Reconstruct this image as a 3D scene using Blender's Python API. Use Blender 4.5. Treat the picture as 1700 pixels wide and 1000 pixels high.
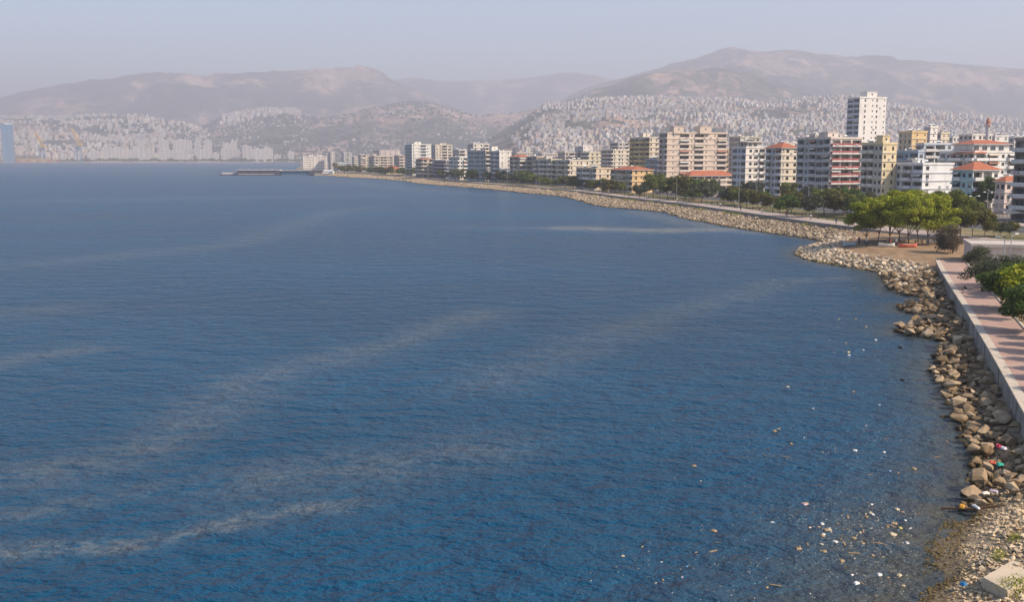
import bpy, bmesh, math, random
import numpy as np
from mathutils import Vector, Matrix

for o in list(bpy.data.objects):
    bpy.data.objects.remove(o)
SC = bpy.context.scene
COL = SC.collection
R = math.radians

# ------------------------------------------------------------------ camera, sky, sun, exposure
CAM_H = 19.5
TH = math.atan(0.14)
cam_d = bpy.data.cameras.new('camera')
cam_d.lens = 36.0
cam_d.sensor_width = 36.0
cam_d.clip_start = 0.5
cam_d.clip_end = 60000
cam = bpy.data.objects.new('camera', cam_d)
cam.location = (0, 0, CAM_H)
cam.rotation_euler = (R(90) - TH, 0, 0)
COL.objects.link(cam)
SC.camera = cam

SUN_EL = 41.0
SUN_H = Vector((0.92, -0.39, 0)).normalized()          # horizontal direction towards the sun
sun_dir = Vector((SUN_H.x * math.cos(R(SUN_EL)), SUN_H.y * math.cos(R(SUN_EL)), math.sin(R(SUN_EL))))
W = bpy.data.worlds.new('World')
SC.world = W
W.use_nodes = True
wn = W.node_tree
sky = wn.nodes.new('ShaderNodeTexSky')
sky.sky_type = 'NISHITA'
sky.sun_disc = False
sky.sun_elevation = R(SUN_EL)
sky.sun_rotation = math.atan2(SUN_H.x, SUN_H.y)
sky.altitude = 0
sky.air_density = 1.0
sky.dust_density = 1.2
sky.ozone_density = 3.0
wn.links.new(sky.outputs[0], wn.nodes['Background'].inputs[0])
wn.nodes['Background'].inputs[1].default_value = 0.145
sl = bpy.data.lights.new('sun', 'SUN')
sl.energy = 5.0
sl.angle = R(0.6)
sl.color = (1.0, 0.84, 0.66)
sun = bpy.data.objects.new('sun', sl)
sun.rotation_euler = sun_dir.to_track_quat('Z', 'Y').to_euler()
sun.location = (200, -100, 300)
COL.objects.link(sun)
SC.view_settings.view_transform = 'Standard'
SC.view_settings.look = 'None'
SC.view_settings.gamma = 1.0
SC.view_settings.use_curve_mapping = False
SC.view_settings.exposure = 0.48
SC.cycles.use_denoising = True
SC.cycles.max_bounces = 5
SC.cycles.diffuse_bounces = 2
SC.cycles.glossy_bounces = 2
SC.cycles.transparent_max_bounces = 6
SC.cycles.volume_bounces = 0
HAZE_DENSITY = 2.0e-4

# ------------------------------------------------------------------ survey helpers (photo pixel -> place)
CT, ST = math.cos(TH), math.sin(TH)

def gp(x, y, z=0.0):
    """ground point at height z seen at photo pixel x, y"""
    dx, dy = (x - 850) / 1700, -(y - 500) / 1700
    vy, vz = CT + dy * ST, -ST + dy * CT
    t = (z - CAM_H) / vz
    return (dx * t, vy * t)

def slope(y):
    dy = -(y - 500) / 1700
    return (-ST + dy * CT) / (CT + dy * ST)

def zat(y, Y):
    return CAM_H + slope(y) * Y

def xat(x, Y, y=262):
    dy = -(y - 500) / 1700
    return (x - 850) / 1700 / (CT + dy * ST) * Y

# ------------------------------------------------------------------ mesh helpers
def np_mesh(name, V, F, mat=None, smooth=False, attrs=None):
    """V (n,3), F (m,k) with constant k"""
    V = np.asarray(V, dtype=np.float32)
    F = np.asarray(F, dtype=np.int32)
    me = bpy.data.meshes.new(name)
    me.vertices.add(len(V))
    me.vertices.foreach_set('co', V.ravel())
    m, k = F.shape
    me.loops.add(m * k)
    me.loops.foreach_set('vertex_index', F.ravel())
    me.polygons.add(m)
    me.polygons.foreach_set('loop_start', np.arange(0, m * k, k, dtype=np.int32))
    me.polygons.foreach_set('loop_total', np.full(m, k, dtype=np.int32))
    me.polygons.foreach_set('use_smooth', np.full(m, bool(smooth)))
    for an, av in (attrs or {}).items():
        av = np.asarray(av, dtype=np.float32)
        if av.ndim == 1:
            a = me.attributes.new(an, 'FLOAT', 'POINT')
            a.data.foreach_set('value', av)
        else:
            a = me.attributes.new(an, 'FLOAT_COLOR', 'POINT')
            a.data.foreach_set('color', np.c_[av, np.ones(len(av))].astype(np.float32).ravel())
    me.update(calc_edges=True)
    if mat:
        me.materials.append(mat)
    return me

class MB:
    """collects polygons with material slots"""
    def __init__(s):
        s.v, s.f, s.m, s.mats = [], [], [], []
    def mi(s, mat):
        if mat not in s.mats:
            s.mats.append(mat)
        return s.mats.index(mat)
    def poly(s, pts, mat):
        b = len(s.v)
        s.v += [tuple(p) for p in pts]
        s.f.append(tuple(range(b, b + len(pts))))
        s.m.append(s.mi(mat))
    def box(s, x0, x1, y0, y1, z0, z1, mat):
        b = len(s.v)
        s.v += [(x0, y0, z0), (x1, y0, z0), (x1, y1, z0), (x0, y1, z0), (x0, y0, z1), (x1, y0, z1), (x1, y1, z1), (x0, y1, z1)]
        k = s.mi(mat)
        for q in ((0, 3, 2, 1), (4, 5, 6, 7), (0, 1, 5, 4), (1, 2, 6, 5), (2, 3, 7, 6), (3, 0, 4, 7)):
            s.f.append(tuple(b + i for i in q))
            s.m.append(k)
    def tube(s, pts, rad, mat, n=6):
        pts = [Vector(p) for p in pts]
        if not hasattr(rad, '__len__'):
            rad = [rad] * len(pts)
        b = len(s.v)
        k = s.mi(mat)
        for i, p in enumerate(pts):
            d = (pts[min(i + 1, len(pts) - 1)] - pts[max(i - 1, 0)]).normalized()
            a = Vector((1, 0, 0)) if abs(d.x) < 0.8 else Vector((0, 1, 0))
            e1 = d.cross(a).normalized()
            e2 = d.cross(e1)
            for j in range(n):
                t = 2 * math.pi * j / n
                s.v.append(tuple(p + (e1 * math.cos(t) + e2 * math.sin(t)) * rad[i]))
        for i in range(len(pts) - 1):
            for j in range(n):
                j2 = (j + 1) % n
                s.f.append((b + i * n + j, b + i * n + j2, b + (i + 1) * n + j2, b + (i + 1) * n + j))
                s.m.append(k)
        s.f.append(tuple(b + j for j in range(n)))
        s.m.append(k)
        s.f.append(tuple(b + (len(pts) - 1) * n + j for j in reversed(range(n))))
        s.m.append(k)
    def mesh(s, name, smooth=False):
        me = bpy.data.meshes.new(name)
        me.from_pydata(s.v, [], s.f)
        for m in s.mats:
            me.materials.append(m)
        me.polygons.foreach_set('material_index', s.m)
        me.polygons.foreach_set('use_smooth', [bool(smooth)] * len(s.f))
        me.update()
        return me

def link(name, data, parent=None, loc=None, rz=None, scale=None):
    o = bpy.data.objects.new(name, data)
    COL.objects.link(o)
    if parent:
        o.parent = parent
    if loc is not None:
        o.location = loc
    if rz is not None:
        o.rotation_euler = (0, 0, rz)
    if scale is not None:
        o.scale = scale if hasattr(scale, '__len__') else (scale,) * 3
    return o

def tag(o, label, cat, group=None, kind=None):
    if label:
        o['label'] = label
    if cat:
        o['category'] = cat
    if group:
        o['group'] = group
    if kind:
        o['kind'] = kind
    return o

def thing(name, label, cat, loc, rz=0.0, group=None, scale=None):
    return tag(link(name, None, None, loc, rz, scale), label, cat, group)

def struct(name, me):
    o = link(name, me)
    o['kind'] = 'structure'
    return o

def copy_tree(src, loc, rz=0.0, scale=None, label=None, group=None):
    c = src.copy()
    COL.objects.link(c)
    c.location = loc
    c.rotation_euler = (0, 0, rz)
    if scale is not None:
        c.scale = scale if hasattr(scale, '__len__') else (scale,) * 3
    if label:
        c['label'] = label
    if group:
        c['group'] = group
    for ch in src.children:
        d = ch.copy()
        COL.objects.link(d)
        d.parent = c
    return c

def resample(pl, n):
    pl = np.asarray(pl, float)
    seg = np.r_[0, np.cumsum(np.linalg.norm(np.diff(pl, axis=0), axis=1))]
    t = np.linspace(0, seg[-1], n)
    return np.c_[np.interp(t, seg, pl[:, 0]), np.interp(t, seg, pl[:, 1])]

def smooth_line(pl, k=3):
    pl = np.asarray(pl, float)
    for _ in range(k):
        q = pl.copy()
        q[1:-1] = (pl[:-2] + 2 * pl[1:-1] + pl[2:]) / 4
        pl = q
    return pl

def dist_poly(P, pl, closed=False):
    """distance of points P (n,2) to polyline"""
    pl = np.asarray(pl, float)
    if closed:
        pl = np.vstack([pl, pl[:1]])
    best = np.full(len(P), 1e18)
    par = np.zeros(len(P))
    for i in range(len(pl) - 1):
        a, b = pl[i], pl[i + 1]
        d = b - a
        L2 = max((d * d).sum(), 1e-9)
        t = np.clip(((P - a) @ d) / L2, 0, 1)
        q = P - (a + t[:, None] * d)
        dd = (q * q).sum(1)
        m = dd < best
        best[m] = dd[m]
        par[m] = i + t[m]
    return np.sqrt(best), par

def inside(P, poly):
    poly = np.asarray(poly, float)
    x, y = P[:, 0], P[:, 1]
    c = np.zeros(len(P), bool)
    j = len(poly) - 1
    for i in range(len(poly)):
        xi, yi = poly[i]
        xj, yj = poly[j]
        m = ((yi > y) != (yj > y))
        xx = (xj - xi) * (y - yi) / (yj - yi + 1e-12) + xi
        c ^= m & (x < xx)
        j = i
    return c

_rs = np.random.RandomState(5)
_perm = _rs.rand(256, 256)
def vnoise(x, y):
    xi, yi = np.floor(x).astype(int), np.floor(y).astype(int)
    fx, fy = x - xi, y - yi
    fx, fy = fx * fx * (3 - 2 * fx), fy * fy * (3 - 2 * fy)
    g = lambda a, b: _perm[a % 256, b % 256]
    return (g(xi, yi) * (1 - fx) + g(xi + 1, yi) * fx) * (1 - fy) + (g(xi, yi + 1) * (1 - fx) + g(xi + 1, yi + 1) * fx) * fy
def fbm(x, y, o=5):
    s, a, n = 0, 0.5, 0
    for i in range(o):
        s = s + a * vnoise(x * 2 ** i + 17 * i, y * 2 ** i + 31 * i)
        n += a
        a *= 0.5
    return s / n

# ------------------------------------------------------------------ materials
class NT:
    def __init__(s, mat):
        s.t = mat.node_tree
        s.n = s.t.nodes
        s.b = s.n['Principled BSDF']
        s.out = s.n['Material Output']
    def new(s, t, **kw):
        n = s.n.new(t)
        for k, v in kw.items():
            setattr(n, k, v)
        return n
    def ln(s, a, b):
        s.t.links.new(a, b)
    def noise(s, vec, scale, detail=3, rough=0.55):
        n = s.new('ShaderNodeTexNoise')
        n.inputs['Scale'].default_value = scale
        n.inputs['Detail'].default_value = detail
        n.inputs['Roughness'].default_value = rough
        s.ln(vec, n.inputs['Vector'])
        return n.outputs['Fac']
    def ramp(s, fac, stops):
        r = s.new('ShaderNodeValToRGB')
        e = r.color_ramp.elements
        while len(e) < len(stops):
            e.new(0.5)
        for k, (p, c) in zip(e, stops):
            k.position = p
            k.color = (*c, 1) if hasattr(c, '__len__') else (c, c, c, 1)
        s.ln(fac, r.inputs[0])
        return r.outputs[0]
    def mix(s, fac, a, b, mode='MIX'):
        m = s.new('ShaderNodeMix', data_type='RGBA', blend_type=mode)
        for inp, v in ((m.inputs[0], fac), (m.inputs[6], a), (m.inputs[7], b)):
            if hasattr(v, 'links') or isinstance(v, bpy.types.NodeSocket):
                s.ln(v, inp)
            elif hasattr(v, '__len__'):
                inp.default_value = (*v, 1)
            else:
                inp.default_value = v
        return m.outputs[2]
    def math(s, op, a, b=None):
        m = s.new('ShaderNodeMath', operation=op)
        for inp, v in ((m.inputs[0], a), (m.inputs[1], b)):
            if v is None:
                continue
            if isinstance(v, bpy.types.NodeSocket):
                s.ln(v, inp)
            else:
                inp.default_value = v
        return m.outputs[0]
    def pos(s):
        return s.new('ShaderNodeNewGeometry').outputs['Position']
    def obj(s):
        return s.new('ShaderNodeTexCoord').outputs['Object']
    def attr(s, name):
        return s.new('ShaderNodeAttribute', attribute_name=name)
    def mapping(s, vec, scale=(1, 1, 1), rot=(0, 0, 0)):
        m = s.new('ShaderNodeMapping')
        m.inputs['Scale'].default_value = scale
        m.inputs['Rotation'].default_value = rot
        s.ln(vec, m.inputs['Vector'])
        return m.outputs[0]
    def bump(s, h, strength=0.5, dist=0.1, prev=None):
        b = s.new('ShaderNodeBump')
        b.inputs['Strength'].default_value = strength
        b.inputs['Distance'].default_value = dist
        s.ln(h, b.inputs['Height'])
        if prev is not None:
            s.ln(prev, b.inputs['Normal'])
        return b.outputs[0]
    def color(s, c):
        s.ln(c, s.b.inputs['Base Color'])

def new_mat(name, rough=0.8, spec=0.3):
    m = bpy.data.materials.new(name)
    m.use_nodes = True
    t = NT(m)
    t.b.inputs['Roughness'].default_value = rough
    t.b.inputs['Specular IOR Level'].default_value = spec
    return m, t

_mc = {}
def paint(c, var=0.14, scale=0.6, rough=0.85, bump=0.0):
    """weathered painted / rendered surface"""
    key = ('p', tuple(round(k, 3) for k in c), var, scale, rough, bump)
    if key in _mc:
        return _mc[key]
    m, t = new_mat('paint_%02d' % len(_mc), rough)
    p = t.pos()
    n1 = t.noise(t.mapping(p, (1, 1, 0.35)), scale, 4)
    dark = tuple(k * (1 - 2.2 * var) for k in c)
    lite = tuple(min(1, k * (1 + 0.5 * var)) for k in c)
    t.color(t.ramp(n1, [(0.3, dark), (0.52, c), (0.75, lite)]))
    if bump:
        t.ln(t.bump(t.noise(p, scale * 8, 3), bump, 0.05), t.b.inputs['Normal'])
    _mc[key] = m
    return m

def plain(name, c, rough=0.6, metal=0.0, spec=0.4):
    key = ('q', name)
    if key in _mc:
        return _mc[key]
    m, t = new_mat(name, rough, spec)
    t.b.inputs['Metallic'].default_value = metal
    n = t.noise(t.pos(), 1.7, 2)
    t.color(t.ramp(n, [(0.3, tuple(k * 0.85 for k in c)), (0.7, tuple(min(1, k * 1.1) for k in c))]))
    _mc[key] = m
    return m

def ground_mat(name, stops, s1=0.15, s2=2.5, rough=0.95, bump=0.4, bd=0.08):
    m, t = new_mat(name, rough, 0.15)
    p = t.pos()
    a = t.noise(p, s1, 5)
    b = t.noise(p, s2, 4)
    f = t.math('ADD', t.math('MULTIPLY', a, 0.6), t.math('MULTIPLY', b, 0.4))
    t.color(t.ramp(f, stops))
    t.ln(t.bump(b, bump, bd), t.b.inputs['Normal'])
    return m

def leaf_mat(name, dark, mid, lite):
    m, t = new_mat(name, 0.65, 0.25)
    g = t.new('ShaderNodeNewGeometry')
    n = t.noise(g.outputs['Position'], 0.45, 2)
    f = t.math('ADD', t.math('MULTIPLY', g.outputs['Random Per Island'], 0.55), t.math('MULTIPLY', n, 0.45))
    c = t.ramp(f, [(0.18, dark), (0.5, mid), (0.85, lite)])
    t.color(c)
    tr = t.new('ShaderNodeBsdfTranslucent')
    t.ln(c, tr.inputs[0])
    mx = t.new('ShaderNodeMixShader')
    mx.inputs[0].default_value = 0.36
    t.ln(t.b.outputs[0], mx.inputs[1])
    t.ln(tr.outputs[0], mx.inputs[2])
    t.ln(mx.outputs[0], t.out.inputs[0])
    return m

M_GLASS = plain('window_glass', (0.018, 0.022, 0.028), 0.12, 0, 0.5)
M_GLASSB = plain('window_glass_blue', (0.025, 0.045, 0.07), 0.12, 0, 0.5)
M_CURT = plain('curtain', (0.27, 0.25, 0.22), 0.9)
M_SHUT = plain('roller_shutter', (0.4, 0.37, 0.32), 0.7)
M_FRAME = plain('window_frame', (0.4, 0.38, 0.36), 0.6)
M_FRAMEB = plain('window_frame_brown', (0.16, 0.1, 0.07), 0.6)
M_METAL = plain('galvanised_metal', (0.38, 0.39, 0.4), 0.45, 0.3)
M_DARK = plain('dark_metal', (0.05, 0.05, 0.055), 0.5, 0.3)
M_WHITE = plain('white_enamel', (0.78, 0.77, 0.74), 0.5)
M_CONC = paint((0.42, 0.385, 0.34), 0.16, 0.5, 0.92, 0.3)
M_BARK = paint((0.12, 0.085, 0.06), 0.2, 2.0, 0.95, 0.5)
M_TILE, _t = new_mat('roof_tile', 0.85)
_p = _t.pos()
_w = _t.new('ShaderNodeTexWave')
_w.inputs['Scale'].default_value = 1.1
_w.inputs['Distortion'].default_value = 0.6
_t.ln(_p, _w.inputs['Vector'])
_t.color(_t.mix(_t.noise(_p, 0.9, 4), (0.24, 0.07, 0.035), (0.5, 0.17, 0.085)))
_t.ln(_t.bump(_w.outputs[1], 0.5, 0.06), _t.b.inputs['Normal'])
# ================================================================== THE SETTING
NEAR_PX = [(1490, 1080), (1525, 1000), (1532, 950), (1545, 900), (1570, 865), (1605, 838), (1622, 805), (1618, 770), (1603, 735),
           (1590, 690), (1570, 650), (1553, 618), (1556, 598), (1572, 580), (1566, 566), (1520, 560), (1496, 552), (1500, 544),
           (1530, 538), (1562, 532), (1550, 524), (1510, 520), (1492, 514), (1502, 508), (1545, 503), (1540, 496), (1500, 490),
           (1480, 484), (1476, 474), (1468, 462), (1456, 451), (1430, 447), (1390, 441), (1350, 434), (1328, 427), (1321, 420),
           (1332, 413), (1352, 407), (1368, 402)]
WAT_PX = [(1368, 402), (1333, 394.6), (1276, 387.5), (1243, 382.6), (1191, 374), (1147, 365.7), (1103, 353), (1044, 347), (1000, 343.7),
          (938, 327), (882, 322), (837, 317), (791, 312.7), (734, 308), (697, 305), (668, 300.5), (618, 296.4), (575, 294.3), (539, 291.7)]
TOP_PX = [(1460, 389), (1440, 386.8), (1400, 382.6), (1347, 375.5), (1305, 369), (1254, 360.7), (1220, 355.8), (1140, 343.5), (1059, 334),
          (1007, 327.5), (960, 320.6), (926, 317), (882, 313), (824, 308), (770, 304), (697, 297), (640, 293), (600, 290), (560, 287.8)]
WALL_PX = [(1553, 432), (1560, 447), (1584, 486), (1604, 517), (1626, 555), (1646, 589), (1668, 628), (1700, 688), (1790, 830), (1890, 1000)]
near_line = np.array([gp(*p) for p in NEAR_PX])
wat_line = np.array([gp(*p) for p in WAT_PX])
top_line = np.array([gp(*p, 1.7) for p in TOP_PX])
wall_line = smooth_line(resample([gp(*p, 2.4) for p in WALL_PX], 60), 4)
N_BANK = 160
wat_r = resample(wat_line, N_BANK)
wat_r += np.c_[np.random.RandomState(3).normal(0, 0.5, N_BANK), np.random.RandomState(4).normal(0, 0.5, N_BANK)]
top_r = smooth_line(resample(top_line, N_BANK), 8)
# inland continuation of the promenade line towards the camera
d0 = top_r[0] - top_r[6]
d0 /= np.linalg.norm(d0)
prom_line = np.vstack([[top_r[0] + d0 * 200 + np.array([26, 0])], [top_r[0] + d0 * 90 + np.array([8, 0])], [top_r[0] + d0 * 30], top_r])
prom_line = smooth_line(resample(prom_line, 220), 8)

def normals(pl):
    t = np.gradient(pl, axis=0)
    t /= np.linalg.norm(t, axis=1)[:, None]
    return np.c_[t[:, 1], -t[:, 0]]          # right-hand side of the direction of travel = inland
prom_n = normals(prom_line)
taper = np.interp(np.arange(220), [0, 60, 219], [1, 1, 0.55])

def offset_strip(name, o0, o1, z, mat, i0=0, i1=220, thick=None):
    a = prom_line[i0:i1] + prom_n[i0:i1] * (o0 * taper[i0:i1])[:, None]
    b = prom_line[i0:i1] + prom_n[i0:i1] * (o1 * taper[i0:i1])[:, None]
    n = len(a)
    V = np.vstack([np.c_[a, np.full(n, z)], np.c_[b, np.full(n, z)]])
    F = [(i, i + 1, n + i + 1, n + i) for i in range(n - 1)]
    if thick:
        V = np.vstack([V, np.c_[a, np.full(n, z - thick)], np.c_[b, np.full(n, z - thick)]])
        F += [(2 * n + i, 2 * n + i + 1, i + 1, i) for i in range(n - 1)] + [(n + i, n + i + 1, 3 * n + i + 1, 3 * n + i) for i in range(n - 1)]
    return np_mesh(name, V, F, mat)

# ---- water
def water_material():
    m, t = new_mat('sea_water', 0.28, 0.3)
    t.b.inputs['IOR'].default_value = 1.33
    t.b.inputs['Specular Tint'].default_value = (0.2, 0.55, 1, 1)
    p = t.pos()
    gust = t.noise(t.mapping(p, (0.35, 1, 1), (0, 0, R(-10))), 0.016, 4, 0.6)
    deep = t.ramp(gust, [(0.32, (0.002, 0.036, 0.076)), (0.68, (0.004, 0.066, 0.14))])
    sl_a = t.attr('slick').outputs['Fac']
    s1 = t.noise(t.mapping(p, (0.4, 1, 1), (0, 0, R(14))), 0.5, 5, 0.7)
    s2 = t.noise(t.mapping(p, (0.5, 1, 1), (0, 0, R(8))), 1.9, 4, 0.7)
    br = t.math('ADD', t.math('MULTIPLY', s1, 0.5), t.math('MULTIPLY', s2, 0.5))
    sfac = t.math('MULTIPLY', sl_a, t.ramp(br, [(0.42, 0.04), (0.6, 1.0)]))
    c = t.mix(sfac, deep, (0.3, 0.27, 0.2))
    sh = t.attr('shallow').outputs['Fac']
    c = t.mix(t.math('MULTIPLY', sh, t.ramp(t.noise(p, 0.5, 4), [(0.25, 0.4), (0.7, 1.0)])), c, (0.075, 0.066, 0.038))
    t.color(c)
    w1 = t.noise(t.mapping(p, (0.6, 1, 1), (0, 0, R(-8))), 0.3, 2, 0.5)
    w2 = t.noise(t.mapping(p, (0.7, 1, 1), (0, 0, R(18))), 0.85, 3, 0.55)
    w3 = t.noise(t.mapping(p, (0.75, 1, 1), (0, 0, R(-20))), 2.6, 3, 0.6)
    h = t.math('ADD', t.math('ADD', t.math('MULTIPLY', w1, 1.0), t.math('MULTIPLY', w2, 0.75)), t.math('MULTIPLY', w3, 0.3))
    h = t.math('MULTIPLY', h, t.ramp(gust, [(0.3, 0.72), (0.65, 1.15)]))
    t.ln(t.bump(h, 1.0, 1.3), t.b.inputs['Normal'])
    return m
M_WATER = water_material()
gx = np.unique(np.r_[np.linspace(-13000, -1000, 9), np.linspace(-1000, -180, 24), np.arange(-180, 110, 1.4), np.linspace(112, 1500, 12), np.linspace(1500, 13000, 8)])
gy = np.unique(np.r_[np.linspace(-300, 30, 8), np.arange(30, 330, 1.4), np.geomspace(330, 1500, 90), np.geomspace(1500, 14800, 24)])
GX, GY = np.meshgrid(gx, gy)
P = np.c_[GX.ravel(), GY.ravel()]
slick = np.zeros(len(P))
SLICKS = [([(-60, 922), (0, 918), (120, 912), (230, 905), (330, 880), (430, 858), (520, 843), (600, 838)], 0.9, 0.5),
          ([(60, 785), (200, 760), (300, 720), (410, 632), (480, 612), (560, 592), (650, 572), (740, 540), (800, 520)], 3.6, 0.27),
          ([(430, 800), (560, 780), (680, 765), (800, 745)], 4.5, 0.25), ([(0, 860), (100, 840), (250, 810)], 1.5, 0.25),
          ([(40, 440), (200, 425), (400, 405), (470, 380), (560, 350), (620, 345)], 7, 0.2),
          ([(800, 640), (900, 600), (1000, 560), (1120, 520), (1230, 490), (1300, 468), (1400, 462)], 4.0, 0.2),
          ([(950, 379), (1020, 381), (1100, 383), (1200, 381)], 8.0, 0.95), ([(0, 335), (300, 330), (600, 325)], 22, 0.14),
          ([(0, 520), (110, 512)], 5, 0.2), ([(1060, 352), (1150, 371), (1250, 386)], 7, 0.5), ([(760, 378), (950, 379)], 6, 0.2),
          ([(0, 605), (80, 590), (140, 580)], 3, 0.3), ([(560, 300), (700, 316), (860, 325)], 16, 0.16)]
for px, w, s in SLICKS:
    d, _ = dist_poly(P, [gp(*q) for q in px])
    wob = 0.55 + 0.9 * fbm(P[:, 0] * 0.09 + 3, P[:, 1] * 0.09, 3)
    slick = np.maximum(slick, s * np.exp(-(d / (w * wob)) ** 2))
shore_all = np.vstack([near_line, wat_r])
dsh, _ = dist_poly(P, shore_all)
wid = 3.2 + 4.0 * np.clip((75 - P[:, 1]) / 30, 0, 1)
shallow = np.exp(-(dsh / wid) ** 1.5) * (P[:, 1] < 260)
nx, ny = len(gx), len(gy)
idx = np.arange(nx * ny).reshape(ny, nx)
F = np.c_[idx[:-1, :-1].ravel(), idx[:-1, 1:].ravel(), idx[1:, 1:].ravel(), idx[1:, :-1].ravel()]
struct('water', np_mesh('water', np.c_[P, np.zeros(len(P))], F, M_WATER, True, {'slick': slick, 'shallow': shallow}))

# ---- near shore: beach, rocky foot of the sea wall and the spit as one uneven ground
hx = np.arange(8, 132, 1.0)
hy = np.arange(28, 262, 1.0)
HX, HY = np.meshgrid(hx, hy)
HP = np.c_[HX.ravel(), HY.ravel()]
land_near = np.vstack([near_line, wat_line[:8], [(140, wat_line[7][1])], [(140, 20)], [(near_line[0][0], 20)]])
dn, _ = dist_poly(HP, np.vstack([near_line, wat_line[:8]]))
sd = np.where(inside(HP, land_near), dn, -dn)
wall_ext = wall_line
dw, wpar = dist_poly(HP, wall_ext)
side = np.zeros(len(HP))
ii = np.clip(wpar.astype(int), 0, len(wall_ext) - 2)
ab = wall_ext[ii + 1] - wall_ext[ii]
ap = HP - wall_ext[ii]
side = ab[:, 0] * ap[:, 1] - ab[:, 1] * ap[:, 0]        # wall runs towards the camera: positive = inland (east)
wall_sd = np.where(side > 0, dw, -dw)
def sst(t):
    t = np.clip(t, 0, 1)
    return t * t * (3 - 2 * t)
def shore_z(sd, wall_sd, X, Y):
    bch = np.clip((66 - Y) / 4, 0, 1)
    rise = 1.25 * sst(sd / (7.5 - 2.5 * bch)) + (1.0 - 0.55 * bch) * sst((sd - 6 + 2.5 * bch) / 9)
    z = np.where(sd > 0, rise, np.maximum(sd * 0.16, -2.5) - 0.05)
    n = fbm(X * 0.35, Y * 0.35, 4) - 0.5
    z = z + n * 0.5 * np.clip(sd / 2 + 0.5, 0, 1) * np.clip((15 - sd) / 8, 0.15, 1)
    z = np.where((wall_sd < 0.9) & (Y < 168), np.minimum(z, 1.15 + 0.5 * bch), z)
    inl = (wall_sd >= 0.9) & (Y < 172)
    z = np.where(inl, 2.28, z)
    return np.minimum(z, 2.28)
hz = shore_z(sd, wall_sd, HP[:, 0], HP[:, 1])
def shore_batch(P):
    P = np.asarray(P, float).reshape(-1, 2)
    d, _ = dist_poly(P, np.vstack([near_line, wat_line[:8]]))
    s = np.where(inside(P, land_near), d, -d)
    w, pr = dist_poly(P, wall_ext)
    i = np.clip(pr.astype(int), 0, len(wall_ext) - 2)
    a, b = wall_ext[i + 1] - wall_ext[i], P - wall_ext[i]
    w = np.where(a[:, 0] * b[:, 1] - a[:, 1] * b[:, 0] > 0, w, -w)
    return shore_z(s, w, P[:, 0], P[:, 1]), s, w
soil = sst((sd - 5.5) / 3) * (HP[:, 1] > 150)
M_SHORE, t = new_mat('shore_ground', 0.92, 0.2)
p = t.pos()
a = t.noise(p, 0.5, 5)
b = t.noise(p, 5.0, 4)
grav = t.ramp(t.math('ADD', t.math('MULTIPLY', a, 0.45), t.math('MULTIPLY', b, 0.55)), [(0.32, (0.085, 0.065, 0.042)), (0.5, (0.24, 0.185, 0.12)), (0.68, (0.4, 0.335, 0.245))])
earth = t.ramp(a, [(0.3, (0.2, 0.125, 0.065)), (0.7, (0.38, 0.26, 0.155))])
c = t.mix(t.attr('soil').outputs['Fac'], grav, earth)
sep = t.new('ShaderNodeSeparateXYZ')
t.ln(p, sep.inputs[0])
wet = t.ramp(t.math('ADD', sep.outputs[2], t.math('MULTIPLY', a, 0.3)), [(0.1, 0.42), (0.55, 1.0)])
t.color(t.mix(1.0, c, wet, 'MULTIPLY'))
t.ln(t.bump(b, 0.8, 0.12), t.b.inputs['Normal'])
nx, ny = len(hx), len(hy)
idx = np.arange(nx * ny).reshape(ny, nx)
F = np.c_[idx[:-1, :-1].ravel(), idx[:-1, 1:].ravel(), idx[1:, 1:].ravel(), idx[1:, :-1].ravel()]
keep = (hz[F] > -2.0).any(1)
struct('beach', np_mesh('beach', np.c_[HP, hz], F[keep], M_SHORE, True, {'soil': soil}))

# ---- stone bank below the promenade
M_BANK = ground_mat('bank_rubble', [(0.3, (0.06, 0.05, 0.04)), (0.5, (0.2, 0.165, 0.125)), (0.7, (0.36, 0.31, 0.25))], 0.3, 1.6, 0.95, 1.0, 0.4)
V, F = [], []
K = 6
for i in range(N_BANK):
    w, tp = wat_r[i], top_r[i]
    o = (w - tp) / max(np.linalg.norm(w - tp), 1e-6)
    V.append((*(w + o * 5), -2.0))
    for k in range(K):
        f = k / (K - 1)
        q = w * (1 - f) + tp * f
        V.append((q[0], q[1], -0.15 + 1.95 * f ** 0.8))
n = K + 1
F = [(i * n + k, i * n + k + 1, (i + 1) * n + k + 1, (i + 1) * n + k) for i in range(N_BANK - 1) for k in range(K)]
struct('embankment', np_mesh('embankment', V, F, M_BANK, True))

# ---- land sheet reaching the hills
M_LAND = ground_mat('town_ground', [(0.3, (0.1, 0.09, 0.075)), (0.5, (0.2, 0.175, 0.145)), (0.7, (0.3, 0.26, 0.21))], 0.02, 0.3)
head = [(xat(490, 1545), 1545), (xat(499, 2300), 2300), (xat(497, 3900), 3900), (xat(420, 4120), 4120), (xat(200, 4170), 4170), (xat(0, 4180), 4180),
        (xat(-500, 4150), 4150), (-9000, 3900), (-13400, 3600), (-13400, 15400), (13400, 15400), (13400, -280), (60, -280), (140, 20)]
quay = [gp(548, 289.6, 1.0), gp(522, 290.2, 1.0), gp(500, 286.5, 1.0)]
land_poly = [tuple(prom_line[0] + np.array([0, 0]))] + [tuple(q) for q in prom_line[4:]] + quay + head[:-1] + [(150, -280)]
bm = bmesh.new()
vs = [bm.verts.new((x, y, 2.2)) for x, y in land_poly]
lo = [bm.verts.new((x, y, -2.0)) for x, y in land_poly]
f = bm.faces.new(vs)
for i in range(len(vs) - 1):
    bm.faces.new((vs[i], vs[i + 1], lo[i + 1], lo[i]))
bmesh.ops.triangulate(bm, faces=[f])
bmesh.ops.recalc_face_normals(bm, faces=bm.faces)
me = bpy.data.meshes.new('ground')
bm.to_mesh(me)
bm.free()
me.materials.append(M_LAND)
struct('ground', me)

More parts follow.
